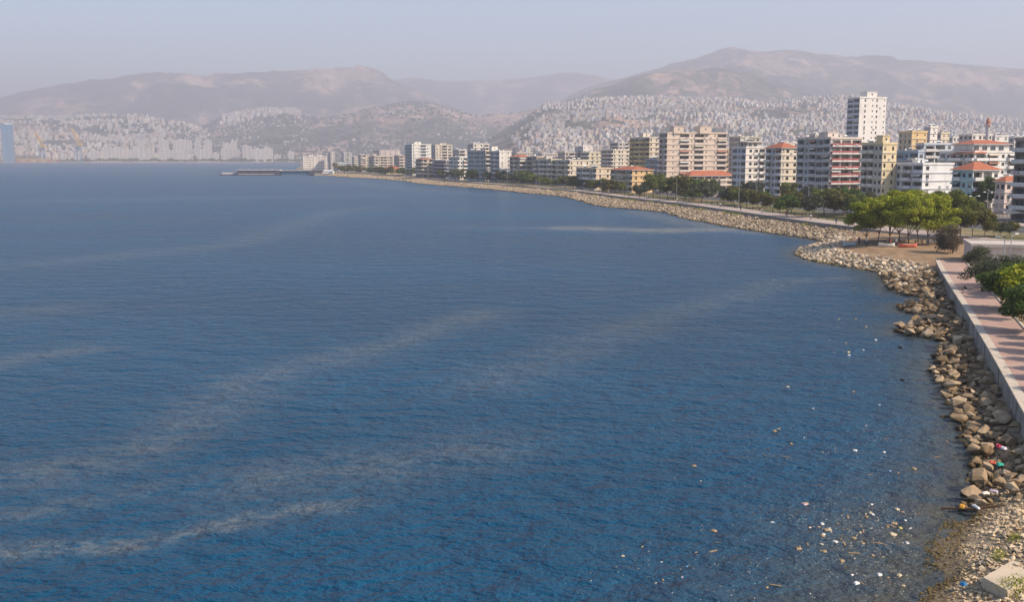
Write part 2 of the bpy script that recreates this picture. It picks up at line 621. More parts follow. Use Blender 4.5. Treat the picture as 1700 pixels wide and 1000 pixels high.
# ---- promenade, lawn, road along the bay
M_PAVE = ground_mat('promenade_paving', [(0.3, (0.27, 0.215, 0.18)), (0.5, (0.38, 0.31, 0.265)), (0.7, (0.46, 0.39, 0.34))], 0.08, 1.2, 0.9, 0.1)
M_LAWN = ground_mat('lawn', [(0.35, (0.05, 0.058, 0.016)), (0.47, (0.09, 0.095, 0.03)), (0.53, (0.19, 0.155, 0.075)), (0.65, (0.28, 0.215, 0.13))], 0.07, 1.5, 0.95, 0.6)
M_ASPH = ground_mat('asphalt', [(0.3, (0.05, 0.05, 0.052)), (0.7, (0.085, 0.083, 0.082))], 0.05, 2.0, 0.9, 0.2)
M_LINE = plain('road_paint', (0.7, 0.7, 0.68), 0.7)
M_KERB = paint((0.46, 0.43, 0.39), 0.12, 0.7)
struct('promenade', offset_strip('promenade', 0.3, 9.5, 2.62, M_PAVE, thick=0.5))
struct('lawn', offset_strip('lawn', 9.5, 27, 2.5, M_LAWN))
struct('kerb', offset_strip('kerb', 27, 27.4, 2.62, M_KERB, thick=0.4))
struct('road', offset_strip('road', 27.4, 44, 2.47, M_ASPH))
struct('lane_marking', offset_strip('lane_marking', 35.6, 35.85, 2.476, M_LINE))
struct('pavement', offset_strip('pavement', 44, 52, 2.6, M_PAVE, thick=0.4))

# ---- hills
def hill_z(q, Y):
    """terrain height: q is bearing expressed as a survey column, Y distance"""
    z = np.full(q.shape, -30.0)
    lay = [  # outline, ridge distance, foot distance, power, back fall
        ([(-900, 190), (-300, 175), (0, 163), (60, 150), (130, 138), (200, 129), (270, 121), (340, 127), (420, 122), (500, 117), (560, 113), (605, 110), (625, 115), (650, 132), (690, 150), (740, 170), (800, 200), (860, 262)], 9800, 6200, 1.25),
        ([(600, 150), (650, 132), (690, 128), (740, 135), (800, 133), (850, 131), (900, 125), (930, 120), (955, 119), (985, 124), (1020, 134), (1100, 150), (1250, 200)], 12600, 9800, 1.1),
        ([(860, 240), (930, 168), (960, 152), (1000, 139), (1060, 121), (1120, 106), (1160, 94), (1185, 86), (1205, 83), (1260, 86), (1300, 85), (1400, 95), (1500, 100), (1600, 107), (1700, 115), (1900, 125), (2400, 160), (3000, 190)], 9200, 5400, 1.2),
        ([(880, 262), (900, 200), (930, 172), (980, 150), (1040, 132), (1090, 121), (1130, 116), (1180, 118), (1240, 127), (1300, 142), (1350, 160), (1420, 185), (1520, 225)], 6600, 4200, 1.1),
        ([(240, 262), (300, 235), (340, 210), (370, 195), (440, 184), (492, 184), (515, 196), (560, 196), (620, 180), (680, 170), (720, 172), (760, 186), (800, 196), (850, 190), (900, 186), (960, 205), (1040, 235)], 7000, 4400, 1.0),
        ([(-900, 205), (-200, 200), (0, 197), (100, 194), (200, 193), (240, 192), (300, 203), (350, 218), (420, 238), (520, 262)], 6400, 4300, 0.9),
        ([(760, 262), (820, 228), (870, 196), (905, 176), (1000, 168), (1100, 165), (1200, 168), (1280, 176), (1330, 165), (1400, 163), (1470, 176), (1550, 190), (1700, 208), (1900, 220), (2400, 235)], 4900, 2300, 1.0),
    ]
    X = (q - 850) / 1716 * Y
    n1 = fbm(X / 900 + 7, Y / 900, 5) - 0.5
    rg = 1 - np.abs(2 * fbm(X / 520 + 40, Y / 900 + 9, 4) - 1)
    rg2 = 1 - np.abs(2 * fbm(X / 210 + 11, Y / 330 + 3, 3) - 1)
    for out, D, N, pw in lay:
        out = np.array(out, float)
        yy = np.interp(q, out[:, 0], out[:, 1], left=275, right=275)
        dy = -(yy - 500) / 1700
        zr = CAM_H + (-ST + dy * CT) / (CT + dy * ST) * D
        t = (Y - N) / (D - N)
        up = np.clip(t, 0, 1) ** pw
        up = 0.35 * up + 0.65 * up * up * (3 - 2 * up)
        dn = np.clip(1 - (t - 1) / 1.1, 0, 1)
        pr = np.where(t < 1, up, dn)
        edge = np.clip(t, 0, 1) * np.clip((1 - t) * 3, 0, 1)
        zz = 3 + (zr - 3) * pr + (zr - 3) * edge * (0.5 * n1 + 0.34 * (rg - 0.75) + 0.22 * (rg2 - 0.7))
        zz = np.where((t <= 0) | (zr < 4), -30, zz)
        z = np.maximum(z, zz)
    return z
qs = np.arange(-700, 2500, 6.0)
ys = np.unique(np.r_[np.arange(1500, 6000, 45), np.arange(6000, 10500, 60), np.arange(10500, 15000, 130)])
Q, YY = np.meshgrid(qs, ys)
hzt = hill_z(Q, YY)
HXX = (Q - 850) / 1716 * YY
M_HILL, t = new_mat('dry_hillside', 0.97, 0.1)
p = t.pos()
n1 = t.noise(p, 0.0016, 6, 0.6)
n2 = t.noise(p, 0.008, 5, 0.65)
n3 = t.noise(p, 0.035, 3, 0.7)
f = t.math('ADD', t.math('ADD', t.math('MULTIPLY', n1, 0.45), t.math('MULTIPLY', n2, 0.33)), t.math('MULTIPLY', n3, 0.22))
t.color(t.ramp(f, [(0.43, (0.03, 0.045, 0.025)), (0.5, (0.075, 0.08, 0.05)), (0.535, (0.2, 0.15, 0.11)), (0.57, (0.38, 0.26, 0.19)), (0.66, (0.48, 0.36, 0.27))]))
t.ln(t.bump(n2, 0.7, 25), t.b.inputs['Normal'])
nx, ny = len(qs), len(ys)
idx = np.arange(nx * ny).reshape(ny, nx)
F = np.c_[idx[:-1, :-1].ravel(), idx[:-1, 1:].ravel(), idx[1:, 1:].ravel(), idx[1:, :-1].ravel()]
keep = (hzt.ravel()[F] > -20).any(1) & (np.abs(HXX.ravel()[F]) < 13300).all(1)
V = np.c_[HXX.ravel(), YY.ravel(), np.maximum(hzt.ravel(), -2.5)]
used = np.unique(F[keep])
remap = np.full(len(V), -1)
remap[used] = np.arange(len(used))
struct('hills', np_mesh('hills', V[used], remap[F[keep]], M_HILL, True))

# ---- haze: the air over the bay
m = bpy.data.materials.new('hazy_air')
m.use_nodes = True
nt = m.node_tree
nt.nodes.remove(nt.nodes['Principled BSDF'])
pv = nt.nodes.new('ShaderNodeVolumePrincipled')
pv.inputs['Color'].default_value = (0.86, 0.865, 0.98, 1)
pv.inputs['Density'].default_value = HAZE_DENSITY
pv.inputs['Anisotropy'].default_value = 0.1
nt.links.new(pv.outputs[0], nt.nodes['Material Output'].inputs['Volume'])
hb = MB()
hb.box(-13500, 13500, -350, 15500, -4, float(max(hzt.max(), 300)) + 12, m)
hz_o = link('haze', hb.mesh('haze'))
hz_o['kind'] = 'stuff'
hz_o['label'] = 'pale lilac haze hanging in the air over the bay'
hz_o['category'] = 'haze'
# ================================================================== SEA WALL AND WALKWAY
rnd = random.Random(11)
M_WALL = paint((0.3, 0.275, 0.24), 0.22, 0.8, 0.92, 0.5)
M_COPE = paint((0.5, 0.43, 0.34), 0.12, 1.2, 0.9, 0.3)
M_BRICK, t = new_mat('walkway_brick', 0.9, 0.2)
p = t.pos()
bk = t.new('ShaderNodeTexBrick')
bk.inputs['Scale'].default_value = 2.2
bk.inputs['Mortar Size'].default_value = 0.03
bk.inputs['Color1'].default_value = (0.34, 0.2, 0.155, 1)
bk.inputs['Color2'].default_value = (0.42, 0.265, 0.21, 1)
bk.inputs['Mortar'].default_value = (0.3, 0.22, 0.18, 1)
t.ln(t.mapping(p, (1, 1, 1), (0, 0, R(-20))), bk.inputs['Vector'])
t.color(t.mix(t.ramp(t.noise(p, 0.5, 5), [(0.35, 0.0), (0.75, 0.55)]), bk.outputs[0], (0.5, 0.38, 0.3)))
wl = wall_line
wt = np.gradient(wl, axis=0)
wt /= np.linalg.norm(wt, axis=1)[:, None]
wnrm = np.c_[-wt[:, 1], wt[:, 0]]           # inland side
def wall_strip(mb, o0, o1, z0, z1, mat, i0=0, i1=None):
    i1 = i1 or len(wl)
    for i in range(i0, i1 - 1):
        a0, a1 = wl[i] + wnrm[i] * o0, wl[i + 1] + wnrm[i + 1] * o0
        b0, b1 = wl[i] + wnrm[i] * o1, wl[i + 1] + wnrm[i + 1] * o1
        mb.poly([(*a0, z1), (*a1, z1), (*b1, z1), (*b0, z1)], mat)
        mb.poly([(*a0, z0), (*a1, z0), (*a1, z1), (*a0, z1)], mat)
        mb.poly([(*b0, z1), (*b1, z1), (*b1, z0), (*b0, z0)], mat)
    for i, s in ((i0, 1), (i1 - 1, -1)):
        a, b = wl[i] + wnrm[i] * o0, wl[i] + wnrm[i] * o1
        mb.poly([(*a, z0), (*a, z1), (*b, z1), (*b, z0)][::s], mat)
sw = thing('sea_wall', 'long grey concrete sea wall with pale coping beside the brick walkway', 'wall', (0, 0, 0))
mb = MB()
wall_strip(mb, 0.12, 0.75, -0.6, 2.29, M_WALL)
link('wall_face', mb.mesh('wall_face'), sw)
for i in range(0, len(wl) - 2, 2):
    mb = MB()
    wall_strip(mb, 0.0, 0.72, 2.294, 2.44 + rnd.uniform(-0.012, 0.012), M_COPE, i, i + 3)
    o = link('coping_block', mb.mesh('coping_block'), sw)
for i in range(4, len(wl) - 2, 5):                   # raised casting joints down the face
    mb = MB()
    d = wt[i]
    q = wl[i] + wnrm[i] * 0.1
    mb.poly([(*(q - d * .09 - wnrm[i] * .05), -0.4), (*(q + d * .09 - wnrm[i] * .05), -0.4), (*(q + d * .09 - wnrm[i] * .05), 2.28), (*(q - d * .09 - wnrm[i] * .05), 2.28)], M_WALL)
    mb.poly([(*(q - d * .09), -0.4), (*(q - d * .09 - wnrm[i] * .05), -0.4), (*(q - d * .09 - wnrm[i] * .05), 2.28), (*(q - d * .09), 2.28)], M_WALL)
    mb.poly([(*(q + d * .09 - wnrm[i] * .05), -0.4), (*(q + d * .09), -0.4), (*(q + d * .09), 2.28), (*(q + d * .09 - wnrm[i] * .05), 2.28)], M_WALL)
    link('casting_joint', mb.mesh('casting_joint'), sw)
WALK_W = 4.5
mb = MB()
wall_strip(mb, 0.74, WALK_W, 2.0, 2.40, M_BRICK)
struct('walkway', mb.mesh('walkway'))
kb = MB()
wall_strip(kb, WALK_W, WALK_W + 0.22, 2.0, 2.52, M_COPE)
struct('walkway_kerb', kb.mesh('walkway_kerb'))
mb = MB()
M_SOIL = ground_mat('planted_soil', [(0.3, (0.1, 0.075, 0.045)), (0.45, (0.26, 0.18, 0.1)), (0.6, (0.36, 0.26, 0.15)), (0.75, (0.12, 0.13, 0.04))], 0.25, 2.0, 0.95, 0.6)
wall_strip(mb, WALK_W + 0.22, WALK_W + 9, 2.0, 2.46, M_SOIL)
struct('planted_strip', mb.mesh('planted_strip'))
# parapet along the bay promenade, in cast lengths
pw = thing('promenade_wall', 'low dark grey wall along the bay promenade above the boulders', 'wall', (0, 0, 0))
M_PW = paint((0.23, 0.21, 0.2), 0.14, 0.3, 0.9)
i0 = int(np.argmin(np.linalg.norm(prom_line - top_r[0], axis=1)))
for i in range(i0, 219, 2):
    i1 = min(i + 2, 219)
    mb = MB()
    a, b = prom_line[i], prom_line[i1]
    n0, n1 = prom_n[i], prom_n[i1]
    c = [(*a, 0), (*b, 0), (*(b + n1 * 0.45), 0), (*(a + n0 * 0.45), 0)]
    g = (b - a) / np.linalg.norm(b - a) * 0.04
    c[0], c[3] = (c[0][0] + g[0], c[0][1] + g[1], 0), (c[3][0] + g[0], c[3][1] + g[1], 0)
    z0, z1 = 1.2, 2.78
    lo = [(x, y, z0) for x, y, _ in c]
    hi = [(x, y, z1) for x, y, _ in c]
    mb.poly(hi, M_PW)
    for k in range(4):
        mb.poly([lo[k], lo[(k + 1) % 4], hi[(k + 1) % 4], hi[k]], M_PW)
    link('wall_length', mb.mesh('wall_length'), pw)

# ================================================================== ROCKS
def rock_proto(seed, n=15, ax=(1, .8, .62)):
    r = random.Random(seed)
    bm = bmesh.new()
    for i in range(n):
        z = r.uniform(-1, 1)
        a = r.uniform(0, 2 * math.pi)
        s = math.sqrt(1 - z * z)
        k = r.uniform(0.78, 1.05)
        bm.verts.new((0.5 * ax[0] * s * math.cos(a) * k, 0.5 * ax[1] * s * math.sin(a) * k, 0.5 * ax[2] * z * k))
    res = bmesh.ops.convex_hull(bm, input=bm.verts)
    bmesh.ops.delete(bm, geom=[v for v in res['geom_interior'] if isinstance(v, bmesh.types.BMVert)], context='VERTS')
    bmesh.ops.triangulate(bm, faces=bm.faces)
    bmesh.ops.recalc_face_normals(bm, faces=bm.faces)
    bm.verts.index_update()
    V = np.array([v.co[:] for v in bm.verts])
    F = np.array([[v.index for v in f.verts] for f in bm.faces])
    bm.free()
    return V, F
def rock_mat(name, dark, mid, lite, attr=True):
    m, t = new_mat(name, 0.93, 0.2)
    g = t.new('ShaderNodeNewGeometry')
    p = g.outputs['Position']
    oi = t.new('ShaderNodeObjectInfo')
    n = t.noise(p, 1.3, 5, 0.65)
    rn = t.math('ADD', t.math('MULTIPLY', g.outputs['Random Per Island'], 0.3), t.math('MULTIPLY', oi.outputs['Random'], 0.3))
    f = t.math('ADD', t.math('MULTIPLY', n, 0.7), t.math('SUBTRACT', rn, 0.1))
    c = t.ramp(f, [(0.25, dark), (0.5, mid), (0.8, lite)])
    sep = t.new('ShaderNodeSeparateXYZ')
    t.ln(p, sep.inputs[0])
    wet = t.ramp(t.math('ADD', sep.outputs[2], t.math('MULTIPLY', n, 0.35)), [(0.3, (0.24, 0.22, 0.13)), (0.62, (1, 1, 1))])   # weed and wet below the tide line
    t.color(t.mix(1.0, c, wet, 'MULTIPLY'))
    t.ln(t.bump(t.noise(p, 5, 4, 0.7), 0.7, 0.1), t.b.inputs['Normal'])
    return m
M_ROCK = rock_mat('shore_rock', (0.07, 0.048, 0.026), (0.27, 0.19, 0.11), (0.5, 0.38, 0.25))
M_ROCKP = rock_mat('pale_quarry_rock', (0.11, 0.08, 0.052), (0.39, 0.3, 0.2), (0.6, 0.5, 0.37))
PROTO = [rock_proto(100 + i, rnd.choice((13, 15, 18)), (1, rnd.uniform(.65, .95), rnd.uniform(.45, .72))) for i in range(14)]
ROCK_ME = [np_mesh('rock', v, f, M_ROCK) for v, f in PROTO]
ROCKP_ME = [np_mesh('rock', v, f, M_ROCKP) for v, f in PROTO]

def merge(name, items, mat, protos=None, smooth=False):
    """items: (proto index, location, size, rotation) joined into one mesh"""
    protos = protos or PROTO
    Vs, Fs, b = [], [], 0
    for k, loc, s, rot in items:
        v, f = protos[k]
        m = np.array(Matrix.Rotation(rot[2], 3, 'Z') @ Matrix.Rotation(rot[0], 3, 'X') @ Matrix.Rotation(rot[1], 3, 'Y'))
        Vs.append((v * s) @ m.T + np.array(loc))
        Fs.append(f + b)
        b += len(v)
    return np_mesh(name, np.vstack(Vs), np.vstack(Fs), mat, smooth)
def rrot(r, tilt=0.5):
    return (r.uniform(-tilt, tilt), r.uniform(-tilt, tilt), r.uniform(0, 6.28))

# boulders heaped at the foot of the sea wall
pts = []
while len(pts) < 9800:
    i = rnd.randrange(0, 56)
    f = rnd.random()
    q = wl[i] * (1 - f) + wl[i + 1] * f + wnrm[i] * rnd.uniform(-13, -0.2)
    if (58 < q[1] < 166) or (54.5 < q[1] <= 58 and rnd.random() < .5):
        pts.append(q)
zc, sc_, wc = shore_batch(pts)
cand = [(q[0], q[1], z, s, w) for q, z, s, w in zip(pts, zc, sc_, wc) if s > -0.35][:4600]
cand_b = []
for x, y, z, s, w in cand:
    size = rnd.choice((0.4, 0.5, 0.65, 0.85, 1.1)) * rnd.uniform(0.75, 1.2)
    if s < 1.2 and rnd.random() < 0.4:
        size *= 1.35
    cand_b.append((size, x, y, z + rnd.uniform(0.0, 0.55) * size, s))
# spread: drop heavily overlapping ones
cand_b.sort(key=lambda c: -c[0])
placed = []
for c in cand_b:
    if all((c[1] - d[1]) ** 2 + (c[2] - d[2]) ** 2 > (0.31 * (c[0] + d[0])) ** 2 for d in placed):
        placed.append(c)
vis = sorted(placed, key=lambda c: -c[0] / c[2])
big, small = vis[:230], vis[230:]
for size, x, y, z, s in big:
    o = link('boulder', ROCK_ME[rnd.randrange(14)], None, (x, y, z), None, size)
    o.rotation_euler = rrot(rnd)
    where = 'next to the shingle beach' if y < 70 else 'by the near sea wall' if y < 88 else 'by the two rock tongues' if y < 125 else 'between spit and rock tongues'
    word = 'very large' if size > 1.2 else 'large' if size > .95 else 'middling' if size > .75 else 'small'
    edge_w = 'at the water edge' if s < 1.5 else 'against the wall' if s > 4 else 'half way up the heap'
    tag(o, '%s brown boulder %s, %s' % (word, where, edge_w), 'boulder', '%s boulders %s %s' % (word, where, edge_w))
tag(link('rubble_stones', merge('rubble_stones', [(rnd.randrange(14), (x, y, z), sz, rrot(rnd)) for sz, x, y, z, s in small], M_ROCK)),
    'small brown stones between the boulders below the sea wall', 'stones', None, 'stuff')
# two very large boulders against the wall near the beach, and rocks standing in the water
for px, py, z, sz, lb in [(1641, 662, 0.75, 2.1, 'largest pale tan boulder leaning against the sea wall'),
                          (1664, 693, 0.75, 2.3, 'tall pale boulder beside the wall nearest the beach'),
                          (1648, 725, 0.55, 1.8, 'broad tan boulder above the coloured rags')]:
    x, y = gp(px, py, z)
    o = link('boulder', ROCK_ME[5], None, (x, y, z), None, sz * .72)
    o.rotation_euler = rrot(rnd)
    tag(o, lb, 'boulder')
for px, py, sz, lb in [(1498, 631, 0.75, 'lone dark rock standing in the open water'), (1569, 692, 1.1, 'flat mossy yellow rock awash off the boulders'),
                       (1494, 577, 0.9, 'low brown rock awash below the rock tongue'), (1466, 468, 0.8, 'dark rock awash off the end of the spit')]:
    x, y = gp(px, py, 0.05)
    o = link('boulder', ROCK_ME[rnd.randrange(14)], None, (x, y, 0.03), rnd.uniform(0, 6), (sz, sz * .7, sz * .5))
    tag(o, lb, 'rock')

# pale quarry rocks round the spit
spit = []
tries = 0
spit_edge = near_line[28:]
sp_res = resample(spit_edge, 200)
sp_n = normals(sp_res)
pts = [sp_res[rnd.randrange(0, 200)] + np.array([rnd.uniform(-7, 7), rnd.uniform(-7, 8)]) for _ in range(8500)]
for q, z, s, w in zip(pts, *shore_batch(pts)):
    if s < -0.4 or s > 8.0 or (w > -0.3 and q[1] < 165):
        continue
    spit.append((rnd.choice((0.6, 0.8, 1.0, 1.3)) * rnd.uniform(.8, 1.2), q[0], q[1], z + rnd.uniform(0, .25), s))
spit = spit[:3200]
spit.sort(key=lambda c: -c[0])
pl2 = []
for c in spit:
    if all((c[1] - d[1]) ** 2 + (c[2] - d[2]) ** 2 > (0.33 * (c[0] + d[0])) ** 2 for d in pl2):
        pl2.append(c)
for size, x, y, z, s in pl2[:60]:
    o = link('boulder', ROCKP_ME[rnd.randrange(14)], None, (x, y, z), None, size)
    o.rotation_euler = rrot(rnd)
    where = 'on the outer tip of the stone spit' if x < 58 else 'on the middle of the stone spit' if x < 64 else 'at the root of the stone spit'
    tag(o, 'pale quarried boulder %s, %s' % (where, 'washed by the water' if s < 1.5 else 'high and dry'), 'boulder', 'pale boulders %s %s' % (where, s < 1.5))
tag(link('spit_stones', merge('spit_stones', [(rnd.randrange(14), (x, y, z), sz, rrot(rnd)) for sz, x, y, z, s in pl2[60:]], M_ROCKP)),
    'pale grey quarry stones armouring the low spit', 'stones', None, 'stuff')

# armour stones along the bay
items = []
seg = np.linalg.norm(np.diff(wat_r, axis=0), axis=1)
for i in range(N_BANK - 1):
    wdt = np.linalg.norm(top_r[i] - wat_r[i])
    dist = wat_r[i][1]
    sz0 = 0.85 if dist < 450 else 1.25 if dist < 800 else 1.7
    cnt = int(min(seg[i] * wdt / (sz0 * sz0 * 0.62), 220))
    for k in range(cnt):
        f, g = rnd.random(), rnd.uniform(-0.03, 0.93)
        w = wat_r[i] * (1 - f) + wat_r[i + 1] * f
        tp = top_r[i] * (1 - f) + top_r[i + 1] * f
        q = w * (1 - g) + tp * g
        z = -0.12 + 1.85 * max(g, 0) ** 0.8
        items.append((rnd.randrange(14), (q[0], q[1], z + rnd.uniform(-.05, .3)), sz0 * rnd.uniform(.5, 1.6), rrot(rnd, .7)))
near_items = sorted(items, key=lambda c: c[1][1])
bigger = [c for c in near_items if c[2] > 1.25 and c[1][1] < 420][:10]
tag(link('armour_stones', merge('armour_stones', near_items, M_ROCKP)), 'bank of grey armour stones below the bay promenade', 'stones', None, 'stuff')
PEBBLE = [rock_proto(300 + i, 9, (1, rnd.uniform(.6, .9), rnd.uniform(.35, .6))) for i in range(8)]
items = []
while len(items) < 11000:
    x, y = rnd.uniform(13, 36), rnd.uniform(38, 66)
    if x / y < 0.36 or x / y > 0.56:
        continue
    items.append((x, y))
PP = np.array(items)
dd, _ = dist_poly(PP, np.vstack([near_line, wat_line[:8]]))
ss = np.where(inside(PP, land_near), dd, -dd)
w0, wp = dist_poly(PP, wall_ext)
ii = np.clip(wp.astype(int), 0, len(wall_ext) - 2)
ab, ap = wall_ext[ii + 1] - wall_ext[ii], PP - wall_ext[ii]
ws = np.where(ab[:, 0] * ap[:, 1] - ab[:, 1] * ap[:, 0] > 0, w0, -w0)
zz = shore_z(ss, ws, PP[:, 0], PP[:, 1])
items = []
for (x, y), s, w, z in zip(PP, ss, ws, zz):
    if s < -0.5 or w > -0.1:
        continue
    sz = rnd.choice((.09, .12, .16, .2, .26, .4 if s > 2.5 else .2)) * rnd.uniform(.8, 1.3)
    items.append((rnd.randrange(8), (x, y, z + sz * 0.12), sz, rrot(rnd, .5)))
M_PEB = rock_mat('beach_pebbles', (0.12, 0.08, 0.042), (0.42, 0.3, 0.17), (0.7, 0.56, 0.37))
tag(link('shingle', merge('shingle', items, M_PEB, PEBBLE)), 'tan shingle of small stones on the beach', 'shingle', None, 'stuff')

# ---- concrete slab, plank and rags on the beach
M_SLAB = paint((0.52, 0.43, 0.31), 0.08, 1.2, 0.93, 0.3)
sl_pts = [gp(1630, 958, 1.15), gp(1680, 931, 1.15), gp(1745, 950, 1.15), gp(1672, 987, 1.15)]
bm = bmesh.new()
tp = [bm.verts.new((x, y, 1.12 + 0.05 * i)) for i, (x, y) in enumerate(sl_pts)]
bt = [bm.verts.new((x, y, 0.62)) for x, y in sl_pts]
bm.faces.new(tp)
bm.faces.new(bt[::-1])
for i in range(4):
    bm.faces.new((bt[i], bt[(i + 1) % 4], tp[(i + 1) % 4], tp[i]))
bmesh.ops.recalc_face_normals(bm, faces=bm.faces)
bmesh.ops.bevel(bm, geom=bm.edges[:], offset=0.05, segments=2, affect='EDGES')
me = bpy.data.meshes.new('concrete_slab')
bm.to_mesh(me)
bm.free()
me.materials.append(M_SLAB)
tag(link('concrete_slab', me), 'broken tan concrete slab lying tilted on the shingle beach', 'slab')
a, b = gp(1562, 844, 0.12), gp(1668, 843, 0.75)
mb = MB()
mid = ((a[0] + b[0]) / 2, (a[1] + b[1]) / 2 - 0.12, 0.4)
mb.tube([(*a, 0.1), mid, (*b, 0.86)], [0.07, 0.085, 0.06], paint((0.16, 0.09, 0.05), 0.15, 3), 8)
tag(link('driftwood_pole', mb.mesh('driftwood_pole')), 'long brown driftwood pole lying from beach into the water', 'driftwood')

def rag(seed, sx, sy, h, n=9):
    r = np.random.RandomState(seed)
    u = np.linspace(-.5, .5, n)
    U, V_ = np.meshgrid(u, u)
    z = h * (fbm(U * 5 + seed, V_ * 5, 3)) + h * 0.25
    k = 1 + 0.35 * (fbm(U * 3 + 9 * seed, V_ * 3 + 4, 2) - .5)
    rim = np.maximum(abs(U), abs(V_)) > 0.49
    z = np.where(rim, 0.0, z)
    V = np.c_[(U * sx * k).ravel(), (V_ * sy * k).ravel(), z.ravel()]
    idx = np.arange(n * n).reshape(n, n)
    F = np.c_[idx[:-1, :-1].ravel(), idx[:-1, 1:].ravel(), idx[1:, 1:].ravel(), idx[1:, :-1].ravel()]
    return V, F
def rag_obj(name, px, py, z, sx, sy, h, col, label, cat, seed):
    x, y = gp(px, py, z)
    v, f = rag(seed, sx * .72, sy * .72, h * .6)
    me = np_mesh(name, v, f, plain('cloth_%s' % label[:14].replace(' ', '_'), col, 0.85), True)
    return tag(link(name, me, None, (x, y, z), seed * 0.7), label, cat)
rag_obj('plastic_bag', 1599, 972, 0.62, 0.42, 0.36, 0.28, (0.02, 0.16, 0.36), 'blue plastic bag on the shingle beside the concrete slab', 'bag', 1)
rag_obj('rag', 1658, 743, 1.3, 0.9, 0.4, 0.35, (0.6, 0.06, 0.09), 'crimson rag draped over the boulders below the wall', 'rag', 2)
rag_obj('rag', 1666, 746, 1.3, 0.5, 0.35, 0.3, (0.7, 0.62, 0.66), 'pale pink rag next to the crimson one', 'rag', 3)
rag_obj('rag', 1648, 770, 1.1, 0.5, 0.3, 0.3, (0.65, 0.12, 0.06), 'orange red rag next to the green one', 'rag', 4)
rag_obj('rag', 1660, 773, 1.15, 0.6, 0.35, 0.3, (0.02, 0.36, 0.26), 'turquoise green rag among the boulders', 'rag', 5)
rag_obj('plastic_bag', 1597, 843, 0.35, 0.5, 0.35, 0.3, (0.62, 0.31, 0.03), 'orange bag by the driftwood pole at the waterline', 'bag', 6)
rag_obj('plastic_bag', 1620, 843, 0.5, 0.9, 0.25, 0.18, (0.62, 0.62, 0.64), 'pale plastic sheet lying along the driftwood pole', 'bag', 7)
rag_obj('rag', 1650, 817, 0.7, 0.7, 0.3, 0.2, (0.6, 0.5, 0.55), 'faded lilac rag on the stones above the pole', 'rag', 8)
rag_obj('plastic_bag', 1636, 820, 0.6, 0.6, 0.3, 0.2, (0.75, 0.7, 0.62), 'white plastic bag on the stones above the pole', 'bag', 9)

# ---- floating litter
def lathe(prof, n=8):
    V, F = [], []
    for r_, z in prof:
        for j in range(n):
            a = 2 * math.pi * j / n
            V.append((z, r_ * math.cos(a), r_ * math.sin(a)))
    for i in range(len(prof) - 1):
        for j in range(n):
            F.append((i * n + j, i * n + (j + 1) % n, (i + 1) * n + (j + 1) % n, (i + 1) * n + j))
    return np.array(V), np.array(F)
bottle_v, bottle_f = lathe([(0.001, -.15), (.045, -.15), (.045, .04), (.016, .1), (.016, .15), (.001, .15)])
bag_v, bag_f = rag(21, 0.42, 0.3, 0.14, 7)
foam_v, foam_f = PEBBLE[0]
plank_b = MB()
plank_b.box(-.45, .45, -.06, .06, -.02, .03, None)
lit_cols = {'white': (0.62, 0.6, 0.57), 'cream': (0.5, 0.42, 0.28), 'tan': (0.32, 0.22, 0.12), 'pink': (0.5, 0.36, 0.38), 'yellow': (0.62, 0.5, 0.14), 'blue': (0.2, 0.34, 0.55)}
lit_me = {}
for cn, cc in lit_cols.items():
    m = plain('litter_' + cn, cc, 0.6)
    lit_me['bottle', cn] = np_mesh('bottle', bottle_v, bottle_f, m, True)
    lit_me['plastic_bag', cn] = np_mesh('plastic_bag', bag_v, bag_f, m, True)
    lit_me['foam_block', cn] = np_mesh('foam_block', foam_v * 0.3, foam_f, m)
    pb = MB()
    pb.box(-.38, .38, -.055, .055, -.02, .035, m)
    lit_me['driftwood', cn] = pb.mesh('driftwood')
clusters = [((1440, 875), 45, 22, 60), ((1390, 890), 40, 20, 45), ((1420, 950), 70, 35, 55), ((1310, 645), 14, 8, 8), ((1295, 714), 10, 4, 6), ((1275, 748), 12, 4, 5),
            ((1430, 530), 50, 35, 28), ((1440, 575), 50, 12, 26), ((1330, 790), 90, 50, 28), ((1180, 940), 110, 45, 30), ((1520, 780), 60, 60, 26), ((1450, 690), 60, 45, 22), ((1320, 470), 60, 8, 14)]
pos = []
for (cx, cy), sx, sy, n in clusters:
    for k in range(int(n * .6)):
        pos.append(gp(rnd.gauss(cx, sx * .8), rnd.gauss(cy, sy * .8), 0))
ok = shore_batch(pos)[1] < -0.4
pos = [q for q, k in zip(pos, ok) if k and 40 < q[1] < 175]
words = {'bottle': 'plastic bottle', 'plastic_bag': 'crumpled plastic bag', 'foam_block': 'foam lump', 'driftwood': 'short plank'}
bp = []
for x, y in pos:
    kind = rnd.choices(['bottle', 'plastic_bag', 'foam_block', 'driftwood'], [3, 3, 3, 1])[0]
    cn = rnd.choices(list(lit_cols), [3, 4, 6, .35, .5, .25])[0] if kind != 'driftwood' else 'tan'
    o = link(kind, lit_me[kind, cn], None, (x, y, 0.012), rnd.uniform(0, 6.28), rnd.uniform(.35, .75))
    where = 'close to the shingle beach' if y < 62 else 'off the boulders' if y < 95 else 'off the far rock tongues'
    tag(o, 'small %s %s floating on the water %s' % (cn, words[kind], where), 'litter', 'floating %s %ss %s' % (cn, words[kind], where))
    for j in range(16):
        bp.append((x + rnd.gauss(0, 2.0), y + rnd.gauss(0, 2.4)))
ok = shore_batch(bp)[1] < -0.3
bits = [(rnd.randrange(8), (x, y, 0.008), rnd.uniform(.03, .09), rrot(rnd, .4)) for (x, y), k in zip(bp, ok) if k]
m, t = new_mat('litter_scraps', 0.7)
g = t.new('ShaderNodeNewGeometry')
t.color(t.ramp(g.outputs['Random Per Island'], [(0.1, (0.2, 0.15, 0.07)), (0.45, (0.5, 0.42, 0.28)), (0.9, (0.6, 0.57, 0.52))]))
